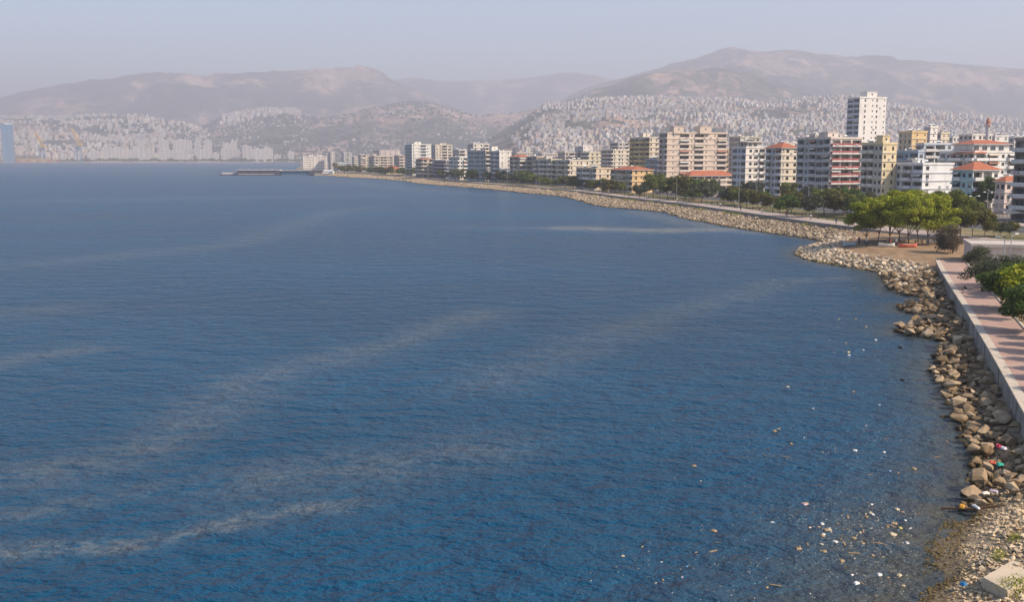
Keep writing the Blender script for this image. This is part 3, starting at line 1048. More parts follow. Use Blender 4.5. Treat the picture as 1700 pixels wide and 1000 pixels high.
tag(link('litter_scraps', merge('litter_scraps', bits, m, PEBBLE)), 'scraps of pale litter drifting on the water off the beach', 'litter', None, 'stuff')
for px, py, cn, sc_, lb in [(1480, 888, 'cream', 3.2, 'large yellowish foam slab floating off the shingle beach'), (1294, 714, 'cream', 2.6, 'cream foam slab floating alone in open water'),
                            (1308, 643, 'cream', 2.4, 'cream bundle of litter floating farther out'), (1282, 869, 'white', 1.6, 'round white float bobbing on the dark water')]:
    x, y = gp(px, py, 0)
    tag(link('foam_slab', lit_me['foam_block', cn], None, (x, y, 0.03), rnd.uniform(0, 6), (sc_, sc_ * .7, sc_ * .5)), lb, 'litter')
# ================================================================== BUILDINGS
rb = random.Random(77)
Z0 = 2.55
_win = {}
def window_mesh(w, h, variant):
    key = (round(w, 1), round(h, 1), variant)
    if key in _win:
        return _win[key]
    w, h = key[0], key[1]
    mb = MB()
    fr = M_FRAMEB if variant == 4 else M_FRAME
    gl = M_GLASSB if variant == 5 else M_GLASS
    e = 0.07
    mb.box(-w / 2, w / 2, -0.05, 0.03, -h / 2, -h / 2 + e, fr)
    mb.box(-w / 2, w / 2, -0.05, 0.03, h / 2 - e, h / 2, fr)
    mb.box(-w / 2, -w / 2 + e, -0.05, 0.03, -h / 2 + e, h / 2 - e, fr)
    mb.box(w / 2 - e, w / 2, -0.05, 0.03, -h / 2 + e, h / 2 - e, fr)
    n = max(1, int(round(w / 1.1)))
    for i in range(1, n):
        x = -w / 2 + w * i / n
        mb.box(x - .03, x + .03, -0.04, 0.02, -h / 2 + e, h / 2 - e, fr)
    mb.poly([(-w / 2 + e, 0.01, -h / 2 + e), (w / 2 - e, 0.01, -h / 2 + e), (w / 2 - e, 0.01, h / 2 - e), (-w / 2 + e, 0.01, h / 2 - e)], gl)
    if variant in (1, 2):          # half-drawn shutter or curtain just outside / inside the pane
        f = 0.55 if variant == 1 else 0.3
        mb.poly([(-w / 2 + e, -0.02, h / 2 - e - f * h), (w / 2 - e, -0.02, h / 2 - e - f * h), (w / 2 - e, -0.02, h / 2 - e), (-w / 2 + e, -0.02, h / 2 - e)], M_SHUT if variant == 1 else M_CURT)
    if variant == 3:
        mb.poly([(-w / 2 + e, -0.01, -h / 2 + e), (-w / 2 + 0.4 * w, -0.01, -h / 2 + e), (-w / 2 + 0.4 * w, -0.01, h / 2 - e), (-w / 2 + e, -0.01, h / 2 - e)], M_CURT)
    _win[key] = mb.mesh('window')
    return _win[key]
_bal = {}
def balcony_mesh(w, dep, style, mat):
    key = (round(w, 1), dep, style, mat.name)
    if key in _bal:
        return _bal[key]
    w = key[0]
    mb = MB()
    mb.box(-w / 2, w / 2, -dep, -0.003, -0.18, 0.0, mat if style != 'red' else M_BALW)
    if style in ('solid', 'red'):
        mm = mat
        hh = 0.95
        mb.box(-w / 2, w / 2, -dep, -dep + .1, 0.002, hh, mm if style == 'solid' else M_BALW)
        mb.box(-w / 2, -w / 2 + .1, -dep + .1, -0.003, 0.002, hh, mm)
        mb.box(w / 2 - .1, w / 2, -dep + .1, -0.003, 0.002, hh, mm)
        if style == 'red':
            mb.box(-w / 2 - .02, w / 2 + .02, -dep - .05, -dep - .003, 0.45, hh + .25, mat)
    elif style == 'half':
        mb.box(-w / 2, w / 2, -dep, -dep + .1, 0.002, 0.5, mat)
        mb.box(-w / 2, w / 2, -dep + .02, -dep + .07, 0.93, 1.0, M_METAL)
        mb.box(-w / 2, -w / 2 + .08, -dep + .1, -0.003, 0.002, 0.7, mat)
        mb.box(w / 2 - .08, w / 2, -dep + .1, -0.003, 0.002, 0.7, mat)
    else:
        mb.box(-w / 2, w / 2, -dep, -dep + .05, 0.93, 1.0, M_DARK)
        n = max(4, int(w / 0.4))
        for i in range(n + 1):
            x = -w / 2 + (w - .04) * i / n
            mb.box(x, x + .04, -dep + .005, -dep + .045, 0.002, 0.93, M_DARK)
    _bal[key] = mb.mesh('balcony')
    return _bal[key]
M_BALG = paint((0.42, 0.41, 0.41), 0.12, 0.8)
M_BALW = paint((0.68, 0.64, 0.6), 0.1, 0.8)
M_RED = plain('red_awning', (0.34, 0.085, 0.075), 0.8)
_aw = {}
def awning_mesh(w, k):
    key = (round(w, 1), k)
    if key not in _aw:
        m = plain('awning_cloth_%d' % k, [(0.5, 0.44, 0.34), (0.2, 0.26, 0.24), (0.42, 0.2, 0.13), (0.55, 0.53, 0.5)][k], .85)
        mb = MB()
        w = key[0]
        mb.poly([(-w / 2, -1.15, -.55), (w / 2, -1.15, -.55), (w / 2, 0, 0), (-w / 2, 0, 0)], m)
        mb.poly([(-w / 2, -1.15, -.8), (w / 2, -1.15, -.8), (w / 2, -1.15, -.55), (-w / 2, -1.15, -.55)], m)
        _aw[key] = mb.mesh('awning')
    return _aw[key]
def laundry_mesh(k):
    if ('l', k) not in _aw:
        mb = MB()
        for i in range(4):
            c = [(0.6, 0.58, 0.55), (0.15, 0.2, 0.34), (0.45, 0.16, 0.14), (0.5, 0.45, 0.2), (0.65, 0.64, 0.62)][(i * 2 + k) % 5]
            x = -.9 + i * .45
            mb.box(x, x + .36, -.02, .02, -.1 * ((i + k) % 3), .6, plain('laundry_%d' % ((i * 2 + k) % 5), c, .9))
        _aw['l', k] = mb.mesh('laundry')
    return _aw['l', k]
BW = {'w': 3.0, 'W': 3.8, 's': 1.9, 'B': 4.4, 'R': 4.2, 'G': 4.0, '.': 1.6, '-': 0.7, 'N': 2.4}

def facade(mb, root, S, length, floors, fh, spec, wall, z_base, normal_axis, style, bal_mat, glass_blue, dens=1.0):
    """fills mb with a wall with real openings; hangs windows and balconies on root.
    normal_axis 'x': face at local x=0 running along +y (outside = -x); 'y': face at y=0 running along +x (outside = -y)"""
    tot = sum(BW[c] for c in spec)
    # repeat the spec to suit the length
    rep = max(1, int(round(length / (tot * 1.0))))
    spec = spec * rep
    tot = sum(BW[c] for c in spec)
    k = length / tot
    def P3(s, d, z):            # s along the face, d depth inwards
        return (d, s, z) if normal_axis == 'x' else (s, d, z)
    flip = normal_axis == 'x'
    def quad(pts):
        mb.poly(pts[::-1] if flip else pts, wall)
    rz = -math.pi / 2 if normal_axis == 'x' else 0.0
    for fl in range(floors):
        za, zb = z_base + fl * fh, z_base + (fl + 1) * fh
        s = 0.0
        for c in spec:
            w = BW[c] * k
            s0, s1 = s, s + w
            s = s1
            if c in '.-':
                quad([P3(s0, 0, za), P3(s1, 0, za), P3(s1, 0, zb), P3(s0, 0, zb)])
                continue
            if c == 'w': ww, wh, sill, rec = min(1.5, w * .62), 1.45, 0.95, 0.22
            elif c == 'W': ww, wh, sill, rec = w * .68, 1.5, 0.9, 0.22
            elif c == 's': ww, wh, sill, rec = 0.75, 0.9, 1.35, 0.2
            elif c == 'N': ww, wh, sill, rec = min(0.95, w * .5), 1.5, 0.9, 0.22
            elif c == 'G': ww, wh, sill, rec = w * .9, 1.75, 0.8, 0.15
            elif c == 'B': ww, wh, sill, rec = w * .86, fh - 0.62, 0.12, 1.25
            else: ww, wh, sill, rec = w * .92, fh - 0.5, 0.1, 1.45
            wh = min(wh, fh - sill - 0.2)
            a, b = (s0 + s1 - ww) / 2, (s0 + s1 + ww) / 2
            c0, c1 = za + sill, za + sill + wh
            quad([P3(s0, 0, za), P3(s1, 0, za), P3(b, 0, c0), P3(a, 0, c0)])
            quad([P3(a, 0, c1), P3(b, 0, c1), P3(s1, 0, zb), P3(s0, 0, zb)])
            quad([P3(s0, 0, za), P3(a, 0, c0), P3(a, 0, c1), P3(s0, 0, zb)])
            quad([P3(b, 0, c0), P3(s1, 0, za), P3(s1, 0, zb), P3(b, 0, c1)])
            quad([P3(a, 0, c0), P3(b, 0, c0), P3(b, rec, c0), P3(a, rec, c0)])
            quad([P3(a, rec, c1), P3(b, rec, c1), P3(b, 0, c1), P3(a, 0, c1)])
            quad([P3(a, 0, c0), P3(a, rec, c0), P3(a, rec, c1), P3(a, 0, c1)])
            quad([P3(b, rec, c0), P3(b, 0, c0), P3(b, 0, c1), P3(b, rec, c1)])
            var = rb.choices([0, 1, 2, 3, 4, 5], [4, 1.2, 1.6, 1.2, .8, 4 if glass_blue else .4])[0]
            o = link('window', window_mesh(ww, wh, var), root, P3((a + b) / 2, rec - 0.03, (c0 + c1) / 2), rz)
            if c in 'BR' and (fl > 0 or c == 'R'):
                dep = 1.25 if c == 'B' else 0.35
                o = link('balcony', balcony_mesh(ww + (0.5 if c == 'B' else -0.06), dep, style, bal_mat), root, P3((a + b) / 2, 0, za + 0.1), rz)
                if rb.random() < 0.16:
                    link('awning', awning_mesh(ww, rb.randrange(4)), root, P3((a + b) / 2, -0.02, za + fh - 0.45), rz)
                elif rb.random() < 0.12:
                    link('laundry', laundry_mesh(rb.randrange(3)), root, P3(a + ww * rb.uniform(.3, .7), -dep - .12, za + 0.35), rz)

_proto_small = {}
def small_mesh(kind, mat=None):
    key = (kind, mat.name if mat else '')
    if key in _proto_small:
        return _proto_small[key]
    mb = MB()
    if kind == 'satellite_dish':
        n = 10
        ring = [(0.45 * math.cos(2 * math.pi * i / n), -0.12, 0.9 + 0.45 * math.sin(2 * math.pi * i / n)) for i in range(n)]
        for i in range(n):
            mb.poly([ring[i], ring[(i + 1) % n], (0, 0.02, 0.9)], M_WHITE)
        mb.tube([(0, 0.03, 0), (0, 0.03, 0.9)], 0.03, M_METAL, 5)
        mb.tube([(0, 0.0, 0.9), (0, -0.4, 0.9)], 0.02, M_METAL, 4)
    elif kind == 'antenna':
        mb.tube([(0, 0, 0), (0, 0, 2.8)], [.04, .03], M_DARK, 5)
        for z in (1.8, 2.2, 2.6):
            mb.tube([(-.5, 0, z), (.5, 0, z)], .02, M_DARK, 4)
    elif kind == 'water_heater':
        mb.poly([(-.9, -.9, .2), (.9, -.9, .2), (.9, .5, 1.1), (-.9, .5, 1.1)], M_GLASSB)
        mb.poly([(-.9, .5, 1.08), (.9, .5, 1.08), (.9, -.9, .18), (-.9, -.9, .18)], M_METAL)
        mb.tube([(-1, .7, 1.35), (1, .7, 1.35)], .3, M_WHITE, 10)
        for x in (-.8, .8):
            mb.tube([(x, .7, 0), (x, .7, 1.2)], .035, M_METAL, 4)
            mb.tube([(x, -.85, 0), (x, -.85, .25)], .035, M_METAL, 4)
    elif kind == 'air_conditioner':
        mb.box(-.42, .42, -.38, 0, 0, .6, M_WHITE)
        mb.box(-.3, .1, -.4, -.382, .1, .5, M_DARK)
    elif kind == 'chimney':
        mb.box(-.35, .35, -.3, .3, 0, 1.4, mat)
        mb.box(-.45, .45, -.4, .4, 1.402, 1.55, M_CONC)
    _proto_small[key] = mb.mesh(kind)
    return _proto_small[key]

def hip_roof(w0, w1, l0, l1, z, rise, over=0.7):
    mb = MB()
    x0, x1, y0, y1 = w0 - over, w1 + over, l0 - over, l1 + over
    W_, L_ = x1 - x0, y1 - y0
    if W_ > L_:
        r0, r1 = (x0 + L_ / 2, (y0 + y1) / 2, z + rise), (x1 - L_ / 2, (y0 + y1) / 2, z + rise)
        c = [(x0, y0, z), (x1, y0, z), (x1, y1, z), (x0, y1, z)]
        mb.poly([c[0], c[1], r1, r0], M_TILE)
        mb.poly([c[2], c[3], r0, r1], M_TILE)
        mb.poly([c[1], c[2], r1], M_TILE)
        mb.poly([c[3], c[0], r0], M_TILE)
    else:
        r0, r1 = ((x0 + x1) / 2, y0 + W_ / 2, z + rise), ((x0 + x1) / 2, y1 - W_ / 2 + .01, z + rise)
        c = [(x0, y0, z), (x1, y0, z), (x1, y1, z), (x0, y1, z)]
        mb.poly([c[1], c[2], r1, r0], M_TILE)
        mb.poly([c[3], c[0], r0, r1], M_TILE)
        mb.poly([c[0], c[1], r0], M_TILE)
        mb.poly([c[2], c[3], r1], M_TILE)
    mb.poly([c[3], c[2], c[1], c[0]], M_BALW)
    mb.box(x0 + .05, x1 - .05, y0 + .05, y1 - .05, z - .22, z - .004, M_BALW)
    return mb.mesh('roof')

BUILT = []
def building(label, d, xl, xc, xr, ytop, front='wB', side='w.w', fc=(0.6, 0.56, 0.5), sc=None, roof='flat', a=22.0, style='solid', bal=None,
             name='apartment_block', cat='building', group=None, depth=None, stair=None, blue=False, clutter=3, setback=False, slabs=True, front_len=None):
    a = R(a)
    u, v = (-math.sin(a), math.cos(a)), (math.cos(a), math.sin(a))
    X0, Y0 = xat(xc, d), d
    def solve(px, dr):
        k = (px - 850) / 1700 / (CT + (238 / 1700) * ST)
        den = dr[0] - k * dr[1]
        return (k * Y0 - X0) / den
    L = front_len or max(3.0, solve(xl, u))
    D = depth or max(3.0, solve(xr, v))
    L, D = min(L, 48), min(D, 48)
    top = zat(ytop, d)
    H = top - Z0
    floors = max(1, int(round((H - 0.8) / 2.95)))
    fh = (H - 0.8) / floors
    root = thing(name, label, cat, (X0, Y0, Z0), a, group)
    fm, sm = paint(fc, 0.1, 0.35), paint(sc or fc, 0.08, 0.35)  # most fronts get a darker paint than the sunlit side, shade put into colour
    bal_m = paint(bal, 0.1, 0.8) if bal and not hasattr(bal, 'node_tree') else (bal or M_BALW)
    mb = MB()
    Ht = floors * fh
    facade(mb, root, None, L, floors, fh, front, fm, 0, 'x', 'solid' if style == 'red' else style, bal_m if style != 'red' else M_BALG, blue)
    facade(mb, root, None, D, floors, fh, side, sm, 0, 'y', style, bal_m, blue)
    # far walls and top
    mb.poly([(D, 0, 0), (D, L, 0), (D, L, Ht), (D, 0, Ht)], sm)
    mb.poly([(D, L, 0), (0, L, 0), (0, L, Ht), (D, L, Ht)], fm)
    # inner back planes so that no light leaks through the openings
    mb.poly([(1.6, 1.6, 0), (1.6, L - .1, 0), (1.6, L - .1, Ht), (1.6, 1.6, Ht)][::-1], M_DARK)
    mb.poly([(1.6, 1.6, 0), (D - .1, 1.6, 0), (D - .1, 1.6, Ht), (1.6, 1.6, Ht)], M_DARK)
    mb.poly([(0, 0, Ht), (D, 0, Ht), (D, L, Ht), (0, L, Ht)], M_CONC)
    link('wall', mb.mesh('wall'), root)
    slab_m = bal_m if style != 'red' else M_BALW
    if slabs:
        sk = MB()
        sk.box(-0.42, -0.004, -0.3, L, -0.1, 0.12, slab_m)
        sk.box(-0.004, D, -0.3, -0.004, -0.1, 0.12, slab_m)
        sk_me = sk.mesh('floor_slab')
        for fl in range(1, floors):
            link('floor_slab', sk_me, root, (0, 0, fl * fh))
    for i in range(int(floors * (L + D) / 28)):
        zc = rb.randrange(floors) * fh + 0.5
        if rb.random() < L / (L + D):
            link('air_conditioner', small_mesh('air_conditioner'), root, (-.02, rb.uniform(.6, L - .6), zc), -math.pi / 2)
        else:
            link('air_conditioner', small_mesh('air_conditioner'), root, (rb.uniform(.6, D - .6), -.02, zc), 0)
    zr = Ht
    if roof == 'flat':
        pb = MB()
        o = 0.25
        pb.box(-o, D + o, -o, L + o, Ht + .003, Ht + .22, sm)
        h1 = Ht + 0.8
        for (x0, x1, y0, y1) in ((-o, -o + .2, -o, L + o), (D + o - .2, D + o, -o, L + o), (-o + .2, D + o - .2, -o, -o + .2), (-o + .2, D + o - .2, L + o - .2, L + o)):
            pb.box(x0, x1, y0, y1, Ht + .222, h1, sm)
        link('roof', pb.mesh('roof'), root)
        zr = Ht + .22
    else:
        rise = roof if not isinstance(roof, str) else min(L, D) * 0.2
        link('roof', hip_roof(0, D, 0, L, Ht + .24, rise), root)
        zr = Ht + .24 + rise * 0.45
    if setback:
        sbm = MB()
        x0, x1, y0, y1 = 2.2, D - 1, 2.0, L - 1
        hh = 2.7
        sbm.box(x0, x1, y0, y1, zr + .003, zr + hh, paint((0.5, 0.46, 0.42), .12, .5))
        sbm.box(x0 - 1.3, x1 + .8, y0 - 1.2, y1 + .8, zr + hh + .003, zr + hh + .3, sm)
        link('penthouse', sbm.mesh('penthouse'), root)
        for i in range(max(1, int((x1 - x0) / 3))):
            link('window', window_mesh(1.9, 1.6, rb.randrange(6)), root, (x0 + 1.5 + i * 3, y0 - .04, zr + 1.45), 0)
        for i in range(max(1, int((y1 - y0) / 3))):
            link('window', window_mesh(1.9, 1.6, rb.randrange(6)), root, (x0 - .04, y0 + 1.5 + i * 3, zr + 1.45), -math.pi / 2)
        zr += hh + .3
    if stair:
        for (fx, fy, sw_, sh) in stair:
            tm = MB()
            cx, cy = D * fx, L * fy
            tm.box(cx - sw_ / 2, cx + sw_ / 2, cy - sw_ / 2, cy + sw_ / 2, zr - .2, zr + sh, sm)
            tm.box(cx - sw_ / 2 - .2, cx + sw_ / 2 + .2, cy - sw_ / 2 - .2, cy + sw_ / 2 + .2, zr + sh + .003, zr + sh + .2, sm)
            st = link('stair_tower', tm.mesh('stair_tower'), root)
            link('window', window_mesh(.8, .9, 0), st, (cx, cy - sw_ / 2 - .03, zr + sh * .6), 0)
    for i in range(clutter):
        kind = rb.choices(['water_heater', 'satellite_dish', 'antenna', 'chimney'], [3, 3, 2, 1.2])[0]
        link(kind, small_mesh(kind, M_CONC), root, (rb.uniform(1.2, max(1.4, D - 1.5)), rb.uniform(1.0, max(1.2, L - 1.5)), zr - (0.05 if roof == 'flat' else .5)), rb.uniform(-.4, .4))
    px0 = 850 + 1700 * 1.0098 * X0 / Y0
    BUILT.append((px0, d, label, root, D, L, Ht))
    return root

WHT, CRM, PCH, ORG, TAN, PNK = (0.72, 0.68, 0.62), (0.66, 0.57, 0.44), (0.62, 0.48, 0.34), (0.64, 0.43, 0.21), (0.58, 0.47, 0.33), (0.62, 0.5, 0.43)
GRY, BLU, TEA = (0.42, 0.4, 0.39), (0.36, 0.43, 0.5), (0.2, 0.42, 0.45)
B = building
# --- front row, near to far (survey: distance, columns of far end / corner / side end, roof row); most front colours have shade painted in
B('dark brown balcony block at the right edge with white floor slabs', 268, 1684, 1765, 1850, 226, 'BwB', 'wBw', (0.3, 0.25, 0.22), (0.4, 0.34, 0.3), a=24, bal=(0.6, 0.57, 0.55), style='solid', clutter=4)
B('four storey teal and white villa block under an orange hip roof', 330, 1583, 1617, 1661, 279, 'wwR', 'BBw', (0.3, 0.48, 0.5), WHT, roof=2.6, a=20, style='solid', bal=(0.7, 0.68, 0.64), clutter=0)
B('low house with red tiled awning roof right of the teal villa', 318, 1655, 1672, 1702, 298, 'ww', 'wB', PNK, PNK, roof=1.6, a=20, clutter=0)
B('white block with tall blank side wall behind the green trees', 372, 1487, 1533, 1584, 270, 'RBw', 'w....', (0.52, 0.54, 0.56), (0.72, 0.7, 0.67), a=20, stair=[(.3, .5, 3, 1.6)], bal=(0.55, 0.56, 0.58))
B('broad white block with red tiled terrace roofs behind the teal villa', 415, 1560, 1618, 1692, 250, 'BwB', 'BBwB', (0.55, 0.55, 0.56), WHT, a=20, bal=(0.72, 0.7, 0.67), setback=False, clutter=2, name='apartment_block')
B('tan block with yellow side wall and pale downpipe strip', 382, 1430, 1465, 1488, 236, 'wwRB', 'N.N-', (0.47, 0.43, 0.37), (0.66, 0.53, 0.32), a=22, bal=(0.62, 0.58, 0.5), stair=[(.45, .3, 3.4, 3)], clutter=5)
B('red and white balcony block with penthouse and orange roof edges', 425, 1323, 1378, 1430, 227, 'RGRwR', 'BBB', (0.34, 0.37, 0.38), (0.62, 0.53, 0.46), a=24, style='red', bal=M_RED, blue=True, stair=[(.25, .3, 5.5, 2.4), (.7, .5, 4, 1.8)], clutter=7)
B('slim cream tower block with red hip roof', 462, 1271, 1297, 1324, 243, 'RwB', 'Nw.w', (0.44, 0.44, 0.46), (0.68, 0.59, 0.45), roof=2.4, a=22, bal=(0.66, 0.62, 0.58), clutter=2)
B('white block with shaded blue grey front and slab roofed penthouse', 500, 1216, 1238, 1271, 243, 'GwG', '.wWB', (0.45, 0.5, 0.56), (0.72, 0.65, 0.57), a=22, bal=(0.74, 0.7, 0.64), blue=True, setback=True, clutter=5)  # the front's blue grey is shade put into the paint
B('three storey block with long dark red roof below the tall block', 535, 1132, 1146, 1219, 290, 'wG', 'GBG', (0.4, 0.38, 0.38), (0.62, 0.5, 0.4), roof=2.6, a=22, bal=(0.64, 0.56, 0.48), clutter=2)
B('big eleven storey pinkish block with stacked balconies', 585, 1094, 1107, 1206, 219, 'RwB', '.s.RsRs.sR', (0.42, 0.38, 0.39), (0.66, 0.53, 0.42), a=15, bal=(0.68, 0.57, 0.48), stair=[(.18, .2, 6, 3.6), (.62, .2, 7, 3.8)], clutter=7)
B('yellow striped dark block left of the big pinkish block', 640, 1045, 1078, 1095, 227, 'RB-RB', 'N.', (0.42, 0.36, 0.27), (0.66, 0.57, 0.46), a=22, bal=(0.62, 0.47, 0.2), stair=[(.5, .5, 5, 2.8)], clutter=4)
B('low shade-dark blue grey block squeezed beside the big pinkish block', 600, 1072, 1092, 1102, 263, 'wGw', 'w', (0.24, 0.28, 0.33), (0.4, 0.4, 0.42), a=22, blue=True, clutter=3)  # wall colours darkened to stand for shade
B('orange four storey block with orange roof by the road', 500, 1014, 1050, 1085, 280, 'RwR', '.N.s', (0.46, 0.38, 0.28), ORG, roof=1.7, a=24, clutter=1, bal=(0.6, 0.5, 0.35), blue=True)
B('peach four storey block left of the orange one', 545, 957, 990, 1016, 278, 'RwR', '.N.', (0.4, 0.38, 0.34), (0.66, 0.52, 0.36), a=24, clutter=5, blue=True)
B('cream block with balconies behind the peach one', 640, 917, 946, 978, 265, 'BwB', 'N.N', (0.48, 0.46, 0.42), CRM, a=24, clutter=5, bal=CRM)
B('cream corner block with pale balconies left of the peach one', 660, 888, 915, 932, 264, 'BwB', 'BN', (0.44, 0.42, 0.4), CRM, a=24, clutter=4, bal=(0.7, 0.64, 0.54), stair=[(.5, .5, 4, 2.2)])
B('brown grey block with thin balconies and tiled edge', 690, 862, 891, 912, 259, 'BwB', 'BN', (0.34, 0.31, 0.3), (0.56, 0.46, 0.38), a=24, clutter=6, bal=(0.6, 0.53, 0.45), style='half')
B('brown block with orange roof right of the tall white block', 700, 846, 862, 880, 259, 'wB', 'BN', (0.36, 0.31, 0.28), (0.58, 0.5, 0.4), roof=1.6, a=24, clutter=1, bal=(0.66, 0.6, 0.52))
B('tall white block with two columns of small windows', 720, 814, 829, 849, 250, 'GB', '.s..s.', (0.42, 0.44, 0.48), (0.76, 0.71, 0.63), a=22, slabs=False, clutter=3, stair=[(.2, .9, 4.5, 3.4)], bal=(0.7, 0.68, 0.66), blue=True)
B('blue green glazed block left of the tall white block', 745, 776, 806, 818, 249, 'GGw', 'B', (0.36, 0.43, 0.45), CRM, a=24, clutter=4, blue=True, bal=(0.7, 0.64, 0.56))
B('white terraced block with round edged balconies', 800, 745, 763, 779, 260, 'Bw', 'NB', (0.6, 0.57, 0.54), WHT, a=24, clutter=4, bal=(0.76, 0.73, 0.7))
B('shade-dark purple grey block with wrapped balconies', 850, 718, 740, 748, 266, 'BB', 'B', (0.24, 0.23, 0.28), (0.4, 0.36, 0.36), a=24, clutter=4, bal=(0.36, 0.34, 0.38))  # purple dark tone is the front's shade painted into the colour
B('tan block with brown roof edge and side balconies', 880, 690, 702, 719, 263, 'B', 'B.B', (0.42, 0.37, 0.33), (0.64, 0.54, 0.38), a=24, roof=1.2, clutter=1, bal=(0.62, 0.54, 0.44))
B('tall white block with shaded blue side at the left of the row', 1000, 673, 684, 716, 239, 'GB', 'N.sRs.', (0.38, 0.45, 0.53), (0.77, 0.72, 0.63), a=18, clutter=5, stair=[(.45, .5, 6, 2.6)], blue=True, bal=(0.6, 0.62, 0.64))  # blue of the water-facing wall is painted shade
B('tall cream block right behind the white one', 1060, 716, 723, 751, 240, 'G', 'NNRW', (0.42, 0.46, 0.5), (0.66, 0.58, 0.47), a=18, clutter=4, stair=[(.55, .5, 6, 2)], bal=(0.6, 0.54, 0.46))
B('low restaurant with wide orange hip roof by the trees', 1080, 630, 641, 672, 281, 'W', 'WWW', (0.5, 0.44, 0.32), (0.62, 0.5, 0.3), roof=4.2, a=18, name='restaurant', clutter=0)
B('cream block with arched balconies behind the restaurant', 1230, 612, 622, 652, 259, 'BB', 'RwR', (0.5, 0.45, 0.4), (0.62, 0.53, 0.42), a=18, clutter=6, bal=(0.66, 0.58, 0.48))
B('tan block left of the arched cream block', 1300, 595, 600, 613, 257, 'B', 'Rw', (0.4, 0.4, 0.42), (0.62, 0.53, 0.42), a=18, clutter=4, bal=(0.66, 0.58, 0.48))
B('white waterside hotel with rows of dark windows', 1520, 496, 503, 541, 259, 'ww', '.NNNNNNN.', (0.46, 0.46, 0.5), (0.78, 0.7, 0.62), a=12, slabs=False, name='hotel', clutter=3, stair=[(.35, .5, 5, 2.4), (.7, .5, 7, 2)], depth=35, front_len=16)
B('tall white tower with dark top windows above the roofs', 560, 1403, 1423, 1467, 160, 'GG', '.N.sN.s', (0.43, 0.48, 0.54), (0.76, 0.71, 0.65), a=18, slabs=False, name='tower_block', blue=True, clutter=4, stair=[(.45, .3, 6.5, 3.2)], bal=(0.6, 0.62, 0.64))
